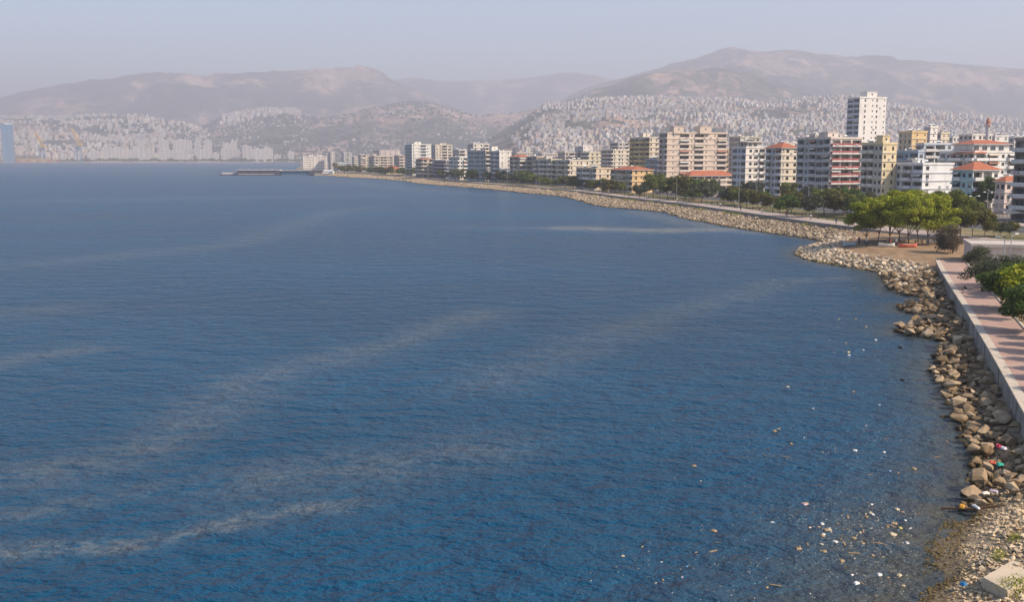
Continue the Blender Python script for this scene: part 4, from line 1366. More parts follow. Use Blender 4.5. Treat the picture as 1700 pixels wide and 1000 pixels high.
# --- second row and roofs behind
BG = [  # d, xl, xc, xr, ytop, front, side, fcol (darkened for shade), scol, label
    (470, 1490, 1512, 1537, 217, 'NNN', '.s.s', (0.5, 0.42, 0.3), (0.68, 0.48, 0.24), 'mustard yellow block rising behind the tan one'),
    (500, 1532, 1542, 1554, 209, '.', '.s.', (0.46, 0.42, 0.42), (0.74, 0.68, 0.62), 'slim white stair tower beside the mustard yellow block'),
    (440, 1520, 1533, 1600, 237, 'BB', 'BGwB', (0.44, 0.47, 0.52), (0.5, 0.52, 0.55), 'long grey blue block behind the blank white wall'),
    (400, 1487, 1524, 1532, 249, 'BwG', 'w', (0.26, 0.36, 0.46), (0.4, 0.46, 0.52), 'blue shaded block between the tan and white ones'),
    (520, 1590, 1612, 1645, 222, 'w', 'w.w', (0.44, 0.42, 0.42), (0.68, 0.63, 0.56), 'pale roof block left of the minaret'),
    (560, 1640, 1650, 1672, 224, 'w', 'w.w', (0.44, 0.42, 0.42), (0.68, 0.64, 0.6), 'pale roof block right of the minaret'),
    (520, 1552, 1560, 1574, 219, 'w', '.s', (0.46, 0.42, 0.42), (0.66, 0.56, 0.42), 'tan roof block right of the slim stair tower'),
    (600, 1672, 1682, 1712, 227, 'w', 'w.w', (0.44, 0.42, 0.42), (0.7, 0.64, 0.56), 'cream roof block at the right edge behind the dark block'),
    (560, 1335, 1352, 1372, 222, 'ww', 'w.w', (0.4, 0.4, 0.42), (0.6, 0.52, 0.45), 'grey brown block behind the red balcony block'),
    (600, 1210, 1228, 1262, 226, 'ww', 'wGw', (0.34, 0.33, 0.33), (0.5, 0.46, 0.36), 'olive grey block above the slab roofed penthouse'),
    (640, 1196, 1203, 1222, 246, 'w', 'wB', (0.44, 0.36, 0.3), (0.62, 0.45, 0.3), 'orange tan block between the pinkish and white blocks'),
    (700, 1290, 1302, 1325, 236, 'w', 'w.w', (0.44, 0.42, 0.42), (0.62, 0.54, 0.48), 'pinkish block behind the slim cream tower'),
    (760, 998, 1018, 1044, 248, 'BB', 'N.w', (0.42, 0.4, 0.34), (0.66, 0.57, 0.44), 'olive cream block behind the orange one'),
    (800, 965, 978, 1002, 252, 'BB', '.w', (0.38, 0.44, 0.4), (0.64, 0.56, 0.4), 'green grey block with yellow edge behind the peach one'),
    (820, 954, 968, 984, 242, 'w', 's.', (0.5, 0.5, 0.5), (0.72, 0.66, 0.6), 'white stair towered block left of the green grey one'),
    (860, 1012, 1026, 1048, 236, 'RR', 'Rw', (0.4, 0.38, 0.4), (0.58, 0.52, 0.48), 'grey frame block under construction behind the yellow striped one'),
    (820, 926, 938, 960, 252, 'w', 'wBw', (0.4, 0.37, 0.36), (0.56, 0.48, 0.42), 'brown roofed block at the back left of the white stair tower'),
    (860, 776, 786, 812, 238, 'w', 'w.wB', (0.5, 0.46, 0.44), (0.72, 0.65, 0.57), 'cream penthouse block above the blue green glazed one'),
    (900, 752, 762, 780, 248, 'w', 'Bw', (0.5, 0.47, 0.46), (0.7, 0.64, 0.58), 'white block behind the terraced one'),
    (980, 850, 858, 884, 252, 'w', 'www', (0.42, 0.4, 0.4), (0.58, 0.5, 0.44), 'pinkish back block above the orange roofed brown block'),
    (1020, 890, 900, 925, 254, 'w', 'www', (0.4, 0.39, 0.4), (0.55, 0.48, 0.44), 'dull brown back block above the cream corner block'),
    (1150, 655, 662, 676, 258, 'w', 'Bw', (0.38, 0.34, 0.32), (0.56, 0.44, 0.34), 'brown block between the restaurant and the tall white block'),
    (1500, 545, 549, 556, 252, 'w', 'w', (0.46, 0.46, 0.5), (0.6, 0.55, 0.52), 'slim grey tower right behind the hotel'),
    (1520, 566, 571, 584, 253, 'w', 'wRw', (0.46, 0.46, 0.52), (0.56, 0.54, 0.56), 'lilac grey block behind the palms'),
    (1450, 584, 588, 600, 260, 'w', 'ww', (0.5, 0.46, 0.44), (0.62, 0.55, 0.48), 'cream low block behind the waterside trees'),
    (1380, 553, 560, 578, 270, 'w', 'WW', (0.4, 0.46, 0.5), (0.5, 0.55, 0.56), 'low blue grey pavilion right of the hotel'),
    (1700, 618, 630, 664, 249, 'w', 'w....', (0.5, 0.45, 0.44), (0.58, 0.48, 0.44), 'pinkish block with curved roofline behind the arched cream block'),
    (900, 1500, 1512, 1530, 228, 'w', 'ww', (0.46, 0.42, 0.42), (0.62, 0.56, 0.5), 'cream block far behind the mustard yellow one'),
    (620, 1572, 1580, 1592, 226, 'w', 'w', (0.46, 0.42, 0.42), (0.7, 0.66, 0.6), 'small white roof block behind the long grey blue block'),
]
for d, xl, xc, xr, yt, fs, ss_, fc, sc_, lb in BG:
    B(lb, d, xl, xc, xr, yt, fs, ss_, fc, sc_, a=20, clutter=5, bal=(0.62, 0.57, 0.52), group='second row of buildings behind the seafront')
# red terrace roofs on the broad white block: penthouse with tiled roof and tiled skirt
broad = [b for b in BUILT if b[2].startswith('broad white')][0]
root, Db, Lb, Hb = broad[3], broad[4], broad[5], broad[6]
mb = MB()
mb.box(1.5, Db - 3, 2.5, Lb - 6, Hb + .225, Hb + 3.3, paint((0.6, 0.57, 0.53), .08, .5))
link('penthouse', mb.mesh('penthouse'), root)
for i in range(4):
    link('window', window_mesh(2.6, 1.8, 5), root, (3 + i * (Db - 6) / 4, 2.46, Hb + 1.8), 0)
me = hip_roof(1.5, Db - 3, 2.5, Lb - 6, Hb + 3.55, 1.7, 1.0)
link('penthouse_roof', me, root)
mb = MB()
mb.poly([(-1.4, -0.6, Hb - .25), (-1.4, Lb * .55, Hb - .25), (1.2, Lb * .5, Hb + 1.1), (1.2, 0.6, Hb + 1.1)][::-1], M_TILE)
mb.poly([(-1.4, -0.6, Hb - .25), (1.2, 0.6, Hb + 1.1), (5.5, 0.6, Hb + 1.1), (5.5, -1.0, Hb - .25)][::-1], M_TILE)
link('tiled_skirt', mb.mesh('tiled_skirt'), root)
# minaret behind the broad block
mx, my = xat(1637, 500), 500
mr = thing('minaret', 'slender grey minaret with pointed reddish cap above the red roofs', 'minaret', (mx, my, Z0))
mb = MB()
h = zat(206, 500) - Z0
mb.tube([(0, 0, 0), (0, 0, h)], [1.0, 0.85], paint((0.5, 0.47, 0.46), .1, .5), 12)
link('shaft', mb.mesh('shaft'), mr)
mb = MB()
mb.tube([(0, 0, h - 1.5), (0, 0, h - .6), (0, 0, h)], [.95, 1.5, 1.5], paint((0.52, 0.4, 0.36), .1, .5), 12)
link('gallery', mb.mesh('gallery'), mr)
mb = MB()
mb.tube([(0, 0, h + .003), (0, 0, h + 1.5), (0, 0, h + 3.4)], [1.05, 1.0, .05], paint((0.42, 0.17, 0.11), .1, .5), 12)
link('cap', mb.mesh('cap'), mr)
# low concrete building by the walkway
x0, y0 = gp(1613, 437, 2.4)
lb = thing('service_building', 'low windowless concrete building with flat pale roof behind the shrubs', 'building', (x0, y0, 2.3), -0.3)
M_LC = paint((0.56, 0.47, 0.4), .08, .5)
mb = MB()
mb.box(0, 26, 0, 11, 0, 2.75, M_LC)
link('wall', mb.mesh('wall'), lb)
mb = MB()
mb.box(-.25, 26.2, -.25, 11.2, 2.753, 3.05, paint((0.5, 0.44, 0.38), .1, .5))
for q in ((-.25, 26.2, -.25, 0), (-.25, 0, 0, 11.2), (0, 26.2, 11.0, 11.2)):
    mb.box(*q, 3.053, 3.3, M_LC)
link('roof', mb.mesh('roof'), lb)
for i in range(1, 9):
    mb = MB()
    mb.box(i * 2.9, i * 2.9 + .12, -.04, -.003, 0, 2.6, M_LC)
    link('pilaster_strip', mb.mesh('pilaster_strip'), lb)
# ================================================================== HILLSIDE TOWNS
rh = np.random.RandomState(42)
def house_mat(name):
    m, t = new_mat(name, 0.9, 0.2)
    g = t.new('ShaderNodeNewGeometry')
    c = t.attr('col').outputs['Color']
    sep = t.new('ShaderNodeSeparateXYZ')
    t.ln(g.outputs['Position'], sep.inputs[0])
    nz = t.new('ShaderNodeSeparateXYZ')
    t.ln(g.outputs['Normal'], nz.inputs[0])
    band = t.math('GREATER_THAN', t.math('FRACT', t.math('DIVIDE', sep.outputs[2], 3.0)), 0.52)
    col = t.math('GREATER_THAN', t.math('FRACT', t.math('DIVIDE', t.math('ADD', sep.outputs[0], sep.outputs[1]), 3.4)), 0.42)
    wall = t.math('LESS_THAN', nz.outputs[2], 0.5)
    f = t.math('MULTIPLY', t.math('MULTIPLY', band, col), t.math('MULTIPLY', wall, 0.75))
    t.color(t.mix(f, c, (0.07, 0.075, 0.085)))
    return m
M_HOUSE = house_mat('far_house_wall')
PAL = np.array([(0.7, 0.66, 0.6), (0.66, 0.57, 0.47), (0.62, 0.5, 0.42), (0.55, 0.5, 0.47), (0.72, 0.7, 0.68), (0.6, 0.46, 0.36), (0.5, 0.5, 0.53), (0.66, 0.62, 0.5)])
UB_V = np.array([(-.5, -.5, 0), (.5, -.5, 0), (.5, .5, 0), (-.5, .5, 0), (-.5, -.5, 1), (.5, -.5, 1), (.5, .5, 1), (-.5, .5, 1)])
UB_F = np.array([(4, 5, 6, 7), (0, 1, 5, 4), (1, 2, 6, 5), (2, 3, 7, 6), (3, 0, 4, 7)])
def houses(P):
    """P rows: x, y, z, w, d, h, angle, colour index -> list of (V, colour); every house has a block, a roof parapet step or a stair head"""
    Vs, Cs = [], []
    for x, y, z, w, d, h, a, ci in P:
        ca, sa = math.cos(a), math.sin(a)
        out = []
        for (ox, oy, z0, bw, bd, bh) in ((0, 0, -8, w, d, h + 8), (w * .12, d * .1, h, w * .36, d * .36, 2.6)):
            v = UB_V * np.array([bw, bd, bh]) + np.array([ox, oy, z0])
            out.append(np.c_[v[:, 0] * ca - v[:, 1] * sa + x, v[:, 0] * sa + v[:, 1] * ca + y, v[:, 2] + z])
        Vs.append(np.vstack(out))
        Cs.append(PAL[int(ci)] * (0.72 + 0.4 * rh.rand()))
    return Vs, Cs
HF = np.vstack([UB_F, UB_F + 8])
def scatter(n, q0, q1, y0, y1, wlo, whi, hlo, hhi, dens=None, zmin=5):
    q = rh.uniform(q0, q1, n)
    Y = rh.uniform(y0, y1, n)
    z = hill_z(q, Y)
    X = (q - 850) / 1716 * Y
    k = z > zmin
    if dens is not None:
        k &= rh.rand(n) < dens(q, Y, X, z)
    m = k.sum()
    tall = rh.rand(m) ** 2
    ang = 0.35 + 0.5 * (fbm(X[k] / 400, Y[k] / 400, 2) - .5) * 3 + rh.normal(0, .06, m)
    return np.c_[X[k], Y[k], z[k], rh.uniform(wlo, whi, m), rh.uniform(wlo, whi, m), hlo + (hhi - hlo) * tall, ang, rh.randint(0, len(PAL), m)]
park = lambda q, Y, X, z: np.clip((fbm(X / 260 + 50, Y / 260, 3) - 0.36) * 9, 0.06, 1)
edge = lambda q, Y, X, z: park(q, Y, X, z) * np.clip((q - 872) / 60, 0.12, 1)
right_hill = scatter(17000, 850, 1900, 2450, 4850, 7, 13, 6, 17, edge)
left_hill = scatter(5200, -300, 350, 4380, 6300, 9, 16, 7, 22, park)
cluster = scatter(620, 368, 500, 6250, 6950, 12, 20, 11, 27)
cluster = cluster[(cluster[:, 2] > np.interp((cluster[:, 0] / cluster[:, 1] * 1716 + 850), [368, 420, 500], [190, 240, 240]))]
slopes = scatter(2600, 300, 980, 4600, 6800, 6, 11, 4, 8, lambda q, Y, X, z: np.clip((fbm(X / 300 + 5, Y / 300, 3) - 0.47) * 9, 0.02, 1))
def house_group(P, n_ind, label, group):
    order = np.argsort(-(P[:, 5] * P[:, 3]) / P[:, 1] ** 2)
    Vs, Cs = houses(P)
    for i in order[:n_ind]:
        x, y, z = P[i, :3]
        me = np_mesh('hillside_block', Vs[i] - np.array([x, y, z]), HF, M_HOUSE, False, {'col': np.tile(Cs[i], (16, 1))})
        qx = 850 + 1716 * x / y
        side_w = 'left end' if qx < P[:, 0].min() / P[0, 1] * 0 + np.percentile(850 + 1716 * P[:, 0] / P[:, 1], 33) else 'middle' if qx < np.percentile(850 + 1716 * P[:, 0] / P[:, 1], 66) else 'right end'
        hgt = 'low down' if z < np.median(P[:, 2]) else 'high up'
        tag(link('hillside_block', me, None, (x, y, z)), '%s, %s at the %s' % (label, hgt, side_w), 'building', '%s, %s, %s' % (group, hgt, side_w))
    rest = order[n_ind:]
    V = np.vstack([Vs[i] for i in rest])
    F = np.vstack([HF + 16 * k for k in range(len(rest))])
    C = np.vstack([np.tile(Cs[i], (16, 1)) for i in rest])
    return np_mesh('houses', V, F, M_HOUSE, False, {'col': C})
tag(link('hillside_town', house_group(right_hill, 150, 'pale apartment block on the crowded hillside behind the seafront', 'blocks on the crowded right hillside')), 'dense pale housing covering the hillside behind the seafront', 'town', None, 'stuff')
tag(link('hillside_town', house_group(left_hill, 90, 'pale block on the far hillside above the harbour cranes', 'blocks on the far hillside above the harbour')), 'hazy pale housing on the far left hillside', 'town', None, 'stuff')
tag(link('hillside_town', house_group(cluster, 40, 'white block of the isolated estate on the far ridge', 'blocks of the ridge-top estate')), 'cluster of white housing on the far ridge', 'town', None, 'stuff')
tag(link('hillside_town', house_group(slopes, 20, 'tiny pale house on the green slope across the bay', 'scattered houses on the green slope')), 'scattered small houses on the green slopes', 'town', None, 'stuff')

# ---- trees between the hillside houses
def hill_trees(n, q0, q1, y0, y1, size, label, dens):
    q, Y = rh.uniform(q0, q1, n), rh.uniform(y0, y1, n)
    z = hill_z(q, Y)
    X = (q - 850) / 1716 * Y
    k = (z > 5) & (rh.rand(n) < dens(q, Y, X, z))
    it = [(int(rh.randint(14)), (a, b, c + size * .2), size * rh.uniform(.6, 1.5), (0, 0, rh.uniform(0, 6))) for a, b, c in zip(X[k], Y[k], z[k])]
    tag(link('hillside_trees', merge('hillside_trees', it, M_HTREE)), label, 'trees', None, 'stuff')
M_HTREE = paint((0.045, 0.06, 0.028), .3, .05)
hill_trees(5200, 840, 1900, 2400, 4850, 12, 'dark trees between the houses of the crowded hillside', lambda q, Y, X, z: 0.6)
hill_trees(4600, 300, 980, 4500, 6900, 18, 'dark scrub and trees on the green slopes across the bay', lambda q, Y, X, z: np.clip((fbm(X / 350 + 2, Y / 350, 3) - .4) * 6, .1, 1))
hill_trees(1500, -300, 350, 4350, 6300, 14, 'dark trees between the far left hillside houses', lambda q, Y, X, z: 0.7)

# ---- plain behind the seafront row: roofs between the blocks
fill = []
while len(fill) < 260:
    q, Y = rh.uniform(560, 1750), rh.uniform(640, 1750)
    line = np.interp(q, [560, 700, 850, 1000, 1100, 1230, 1350, 1500, 1700], [1500, 1120, 900, 860, 720, 660, 600, 620, 660])
    if Y < line:
        continue
    h = rh.uniform(11, 21)
    fill.append(((q - 850) / 1716 * Y, Y, 2.4, rh.uniform(11, 18), rh.uniform(11, 18), h, 0.36 + rh.normal(0, .08), rh.randint(0, len(PAL))))
tag(link('plain_town', house_group(np.array(fill), 0, '', '')), 'jumble of flat roofed blocks behind the seafront row', 'town', None, 'stuff')

# ---- blocks along the far shore
FAR = [(172, 184, 243), (186, 203, 246), (205, 222, 249), (222, 238, 245), (240, 255, 250), (262, 292, 249), (296, 312, 252), (327, 352, 249), (354, 364, 254), (367, 398, 247), (370, 388, 238),
       (403, 418, 242), (418, 440, 247), (440, 447, 244), (446, 453, 246), (479, 488, 251), (265, 280, 232), (288, 318, 232), (324, 334, 234), (341, 352, 232), (384, 394, 234), (150, 168, 250), (455, 466, 257), (228, 240, 236)]
fm = paint((0.62, 0.58, 0.54), .06, .02)
fb = plain('far_window_band', (0.16, 0.18, 0.2), 0.4)
for i, (a, b, yt) in enumerate(sorted(FAR)):
    d = 4230 + (i * 37) % 140 + (420 if yt < 240 else 0)
    x0, x1 = xat(a, d), xat(b, d)
    zt = zat(yt, d)
    zb = 2.3
    w, h = x1 - x0, zt - zb
    root = thing('far_shore_block', 'pale waterfront block across the bay, number %d of the row counted from the left' % (i + 1), 'building', (x0, d, zb), 0.3, 'blocks along the far shore')
    root['label'] = '%s pale waterfront block across the bay, %s of the far shore row from the left' % ('tall' if h > 50 else 'broad' if w > 45 else 'small', ['first', 'second', 'third', 'fourth', 'fifth', 'sixth', 'seventh', 'eighth', 'ninth', 'tenth', 'eleventh', 'twelfth', 'thirteenth', 'fourteenth', 'fifteenth', 'sixteenth', 'seventeenth', 'eighteenth', 'nineteenth', 'twentieth', 'twenty-first', 'twenty-second', 'twenty-third', 'twenty-fourth'][i])
    mb = MB()
    mb.box(0, w, 0, 22, 0, h, fm)
    mb.box(w * .3, w * .55, 4, 12, h + .01, h + 3.5, fm)
    link('wall', mb.mesh('wall'), root)
    nf = max(3, int(h / 6.5))
    for k in range(nf):
        mb = MB()
        z = h * (k + .35) / nf
        nb = max(1, int(w / 14))
        for j in range(nb):
            mb.box(w * (j + .12) / nb, w * (j + .88) / nb, -0.4, -0.05, z, z + h / nf * .3, fb)
        link('window_band', mb.mesh('window_band'), root)
# far quay and beach strip
mb = MB()
mb.box(xat(-120, 4150), xat(500, 4150), 4085, 4180, -1, 2.6, paint((0.5, 0.44, 0.36), .1, .02))
struct('far_quay', mb.mesh('far_quay'))
# belt of trees on the far shore is added with the trees below
# ---- blue glass tower
d = 4200
x0, x1 = xat(4, d), xat(22, d)
root = thing('glass_tower', 'tall blue glass office tower at the far left of the bay', 'tower', (x0, d, 2.3), 0.38)
M_BG = plain('blue_tower_glass', (0.06, 0.2, 0.36), 0.2)
M_BG2 = plain('tower_spandrel', (0.22, 0.3, 0.38), 0.4)
w, h = x1 - x0, zat(206, d) - 2.3
mb = MB()
mb.box(0, w, 0, 38, 0, h, M_BG)
link('shaft', mb.mesh('shaft'), root)
for k in range(int(h * .88 / 4.2)):
    for a, b in ((0.0, .42), (.55, 1.0)):
        mb = MB()
        mb.box(w * a, w * b, -0.5, -0.02, 4 + k * 4.2, 4 + k * 4.2 + 1.6, M_BG2)
        link('spandrel', mb.mesh('spandrel'), root)
mb = MB()
mb.box(w * .35, w * .95, 6, 30, h + .01, h + 5, M_WHITE)
link('roof_plant', mb.mesh('roof_plant'), root)
# ---- harbour cranes
M_YEL, M_CBL = plain('crane_yellow', (0.62, 0.36, 0.03), 0.6), plain('crane_blue', (0.06, 0.18, 0.34), 0.6)
def crane(px, ytop, label):
    d = 4120
    sc_ = d / 1700
    root = thing('harbour_crane', label, 'crane', (xat(px, d), d, 2.6))
    H = zat(ytop, d) - 2.6
    mb = MB()
    for sx in (-9, 9):
        for sy in (-8, 8):
            mb = MB()
            mb.tube([(sx, sy, 0), (sx * .75, sy * .75, H * .42)], 1.5, M_CBL, 6)
            link('leg', mb.mesh('leg'), root)
    mb = MB()
    mb.box(-9.5, 9.5, -8.5, 8.5, H * .42, H * .46, M_CBL)
    mb.tube([(0, 0, H * .46), (-3, 0, H * .66)], 2.2, M_CBL, 6)
    link('portal', mb.mesh('portal'), root)
    mb = MB()
    mb.box(-4, 14, -4, 4, H * .47, H * .57, M_YEL)
    link('machinery_house', mb.mesh('machinery_house'), root)
    mb = MB()
    for sy in (-2.5, 2.5):
        mb.tube([(0, sy, H * .56), (-24, sy * .4, H)], 1.9, M_YEL, 5)
        mb.tube([(6, sy, H * .64), (-24, sy * .4, H)], 1.4, M_YEL, 5)
    for k in range(7):
        f = k / 7
        mb.tube([(0 - 24 * f, -2.5 + 1.5 * f, H * .56 + H * .44 * f), (6 - 30 * f, 2.5 - 1.5 * f, H * .64 + H * .36 * f)], .6, M_YEL, 4)
    link('jib', mb.mesh('jib'), root)
crane(70, 218, 'yellow and blue harbour crane nearer the glass tower')
crane(131, 212, 'yellow and blue harbour crane farther right, with jib raised')
cc = {'yellow': (0.6, 0.38, 0.06), 'ochre': (0.55, 0.45, 0.2), 'red': (0.45, 0.1, 0.07), 'pink': (0.55, 0.28, 0.22)}
for i in range(13):
    for k, cn in ((0, ['red', 'pink', 'ochre'][i % 3]), (1, ['yellow', 'yellow', 'ochre'][i % 3])):
        if i > 9 and k:
            continue
        m = plain('container_' + cn, cc[cn], 0.7)
        mb = MB()
        mb.box(0, 12.6, 0, 6, 0, 6.4, m)
        for j in range(6):
            mb.box(0.6 + j * 2, 1.5 + j * 2, -.25, -.01, .4, 6, m)
        o = link('shipping_container', mb.mesh('shipping_container'), None, (xat(26 + i * 5.6, 4105), 4105, 2.62 + 6.45 * k))
        tag(o, '%s stacked container in the %s row on the far quay' % (cn, 'upper' if k else 'lower'), 'container', 'containers stacked on the far quay')

# ================================================================== PIER
M_PD = paint((0.1, 0.09, 0.12), .12, .2)
M_PL = paint((0.62, 0.55, 0.5), .08, .2)
d = 1165
def bx(name, mat, px0, px1, z0, z1, y0, y1, parent, root_x):
    mb = MB()
    mb.box(xat(px0, d) - root_x, xat(px1, d) - root_x, y0, y1, z0, z1, mat)
    return link(name, mb.mesh(name), parent)
rx = xat(392, d)
pr = thing('ferry_pier', 'long dark ferry pier with pale deck reaching into the bay', 'pier', (rx, d, 0))
bx('pier_hall', M_PD, 392, 463, -1, 5.4, 0, 14, pr, rx)
bx('hall_roof', M_PL, 391, 463.5, 5.403, 6.0, -.6, 14.6, pr, rx)
bx('deck', M_PL, 463.6, 518, 4.9, 5.5, 1, 11, pr, rx)
bx('fender_strip', M_PL, 395, 455, .6, 1.3, -.5, -.02, pr, rx)
for k in range(9):
    bx('pile', M_PD, 466 + k * 6, 466.6 + k * 6, -1, 4.89, 2, 3, pr, rx)
bx('side_panel', plain('turquoise_panel', (0.05, 0.3, 0.42), 0.5), 464, 517, 1.2, 4.85, 3.4, 3.6, pr, rx)
for k in range(5):
    bx('parapet_post', M_PL, 398 + k * 13, 398.6 + k * 13, 6.003, 7.6, 2, 2.5, pr, rx)
rx2 = xat(514, d)
qd = thing('ferry_dock', 'dark sloped ferry dock with white shed at the root of the pier', 'dock', (rx2, d - 6, 0))
mb = MB()
w1 = xat(536, d) - rx2
mb.poly([(0, 0, -1), (w1, 0, -1), (w1, 0, 5.6), (2.5, 0, 5.6), (0, 0, 1.2)], M_PD)
mb.poly([(0, 12, -1), (0, 12, 1.2), (2.5, 12, 5.6), (w1, 12, 5.6), (w1, 12, -1)], M_PD)
mb.poly([(2.5, 0, 5.6), (w1, 0, 5.6), (w1, 12, 5.6), (2.5, 12, 5.6)], M_PD)
mb.poly([(0, 0, 1.2), (2.5, 0, 5.6), (2.5, 12, 5.6), (0, 12, 1.2)], M_PD)
link('dock_body', mb.mesh('dock_body'), qd)
mb = MB()
mb.box(w1 + .1, xat(553, d) - rx2, 1, 12, 1.0, 4.8, M_WHITE)
mb.poly([(w1 + .1, .6, 4.81), (xat(553, d) - rx2, .6, 4.81), (xat(551, d) - rx2, 12, 5.9), (w1 + .1, 12, 5.9)], M_WHITE)
link('shed', mb.mesh('shed'), qd)
bg = thing('barge', 'small flat pale barge moored off the end of the pier', 'barge', (xat(361, d), d + 2, 0))
mb = MB()
w = xat(391, d) - xat(361, d)
mb.poly([(0, 0, 1.3), (1.4, 0, -.5), (w, 0, -.5), (w, 0, 1.3)], M_PD)
mb.poly([(w, 6, 1.3), (w, 6, -.5), (1.4, 6, -.5), (0, 6, 1.3)], M_PD)
mb.poly([(0, 0, 1.3), (w, 0, 1.3), (w, 6, 1.3), (0, 6, 1.3)], M_PL)
mb.poly([(0, 6, 1.3), (1.4, 6, -.5), (1.4, 0, -.5), (0, 0, 1.3)], M_PD)
link('hull', mb.mesh('hull'), bg)
mb = MB()
mb.box(3.5, w - 2, 1, 5, 1.303, 2.9, M_PL)
link('deck_house', mb.mesh('deck_house'), bg)

# ================================================================== TREES
rt = random.Random(9)
def leaves(seed, clumps, per, leaf, aspect=0.6, flat=0.0):
    r = np.random.RandomState(seed)
    Cs = []
    for (cx, cy, cz, cr) in clumps:
        n = max(8, int(per * cr * cr))
        v = r.normal(size=(n, 3))
        v /= np.linalg.norm(v, axis=1)[:, None]
        rad = cr * (0.45 + 0.6 * r.rand(n) ** 0.6)
        p = v * rad[:, None] * np.array([1, 1, .72]) + np.array([cx, cy, cz])
        nr = v + r.normal(0, .55, (n, 3))
        nr[:, 2] += flat
        nr /= np.linalg.norm(nr, axis=1)[:, None]
        e1 = np.cross(nr, r.normal(size=(n, 3)))
        e1 /= np.linalg.norm(e1, axis=1)[:, None]
        e2 = np.cross(nr, e1)
        s = leaf * r.uniform(.6, 1.3, n)[:, None]
        a, b = e1 * s, e2 * s * aspect
        Cs.append(np.stack([p - a, p - b * .9, p + a, p + b * .9], 1))
    V = np.vstack(Cs).reshape(-1, 3)
    return V, np.arange(len(V)).reshape(-1, 4)
def dome_clumps(seed, n, rx, rz, z0, cr, hollow=.45, wob=.25):
    r = random.Random(seed)
    out = []
    for i in range(n):
        a = r.uniform(0, 6.283)
        u = r.uniform(-0.55, 1)
        k = hollow + (1 - hollow) * r.random() ** .6
        w = 1 + wob * math.sin(2 * a + seed) + r.uniform(-.12, .12)
        s = math.sqrt(1 - u * u)
        out.append((rx * k * s * math.cos(a) * w, rx * k * s * math.sin(a) * w, z0 + rz * u * k, cr * r.uniform(.6, 1.25)))
    return out
def make_tree(name, seed, h, crown_r, crown_h, stem_h, mat, n=26, cr=.8, per=75, leaf=.17, trunk_r=.16, aspect=.6, stems=1, hollow=.45):
    cl = dome_clumps(seed, n, crown_r, crown_h / 2, h - crown_h / 2, cr, hollow)
    mb = MB()
    r = random.Random(seed)
    for s in range(stems):
        bx_, by_ = (0, 0) if stems == 1 else (r.uniform(-.5, .5), r.uniform(-.5, .5))
        fork = Vector((bx_ * 1.5 + r.uniform(-.2, .2), by_ * 1.5, stem_h))
        mb.tube([(bx_, by_, -.15), (bx_ * 1.2, by_ * 1.2, stem_h * .5), tuple(fork)], [trunk_r, trunk_r * .8, trunk_r * .65], M_BARK, 7)
        for c in r.sample(cl, min(7, len(cl))):
            midp = fork.lerp(Vector(c[:3]), .5) + Vector((0, 0, .15))
            mb.tube([tuple(fork), tuple(midp), tuple(c[:3])], [trunk_r * .5, trunk_r * .32, trunk_r * .1], M_BARK, 5)
    V, F = leaves(seed, cl, per, leaf, aspect)
    return mb.mesh('trunk'), np_mesh('crown', V, F, mat)
L_PINE = leaf_mat('pine_foliage', (0.07, 0.105, 0.007), (0.26, 0.29, 0.014), (0.5, 0.49, 0.03))
L_DARK = leaf_mat('dark_foliage', (0.04, 0.058, 0.008), (0.125, 0.15, 0.02), (0.25, 0.265, 0.04))
L_GREEN = leaf_mat('green_foliage', (0.025, 0.05, 0.01), (0.075, 0.125, 0.02), (0.15, 0.21, 0.04))
L_OLIVE = leaf_mat('olive_foliage', (0.03, 0.036, 0.018), (0.075, 0.085, 0.045), (0.15, 0.16, 0.085))
L_BROWN = leaf_mat('brown_foliage', (0.045, 0.035, 0.02), (0.11, 0.085, 0.05), (0.19, 0.15, 0.095))
L_MIX = leaf_mat('yellowing_foliage', (0.04, 0.045, 0.008), (0.11, 0.11, 0.02), (0.24, 0.19, 0.05))
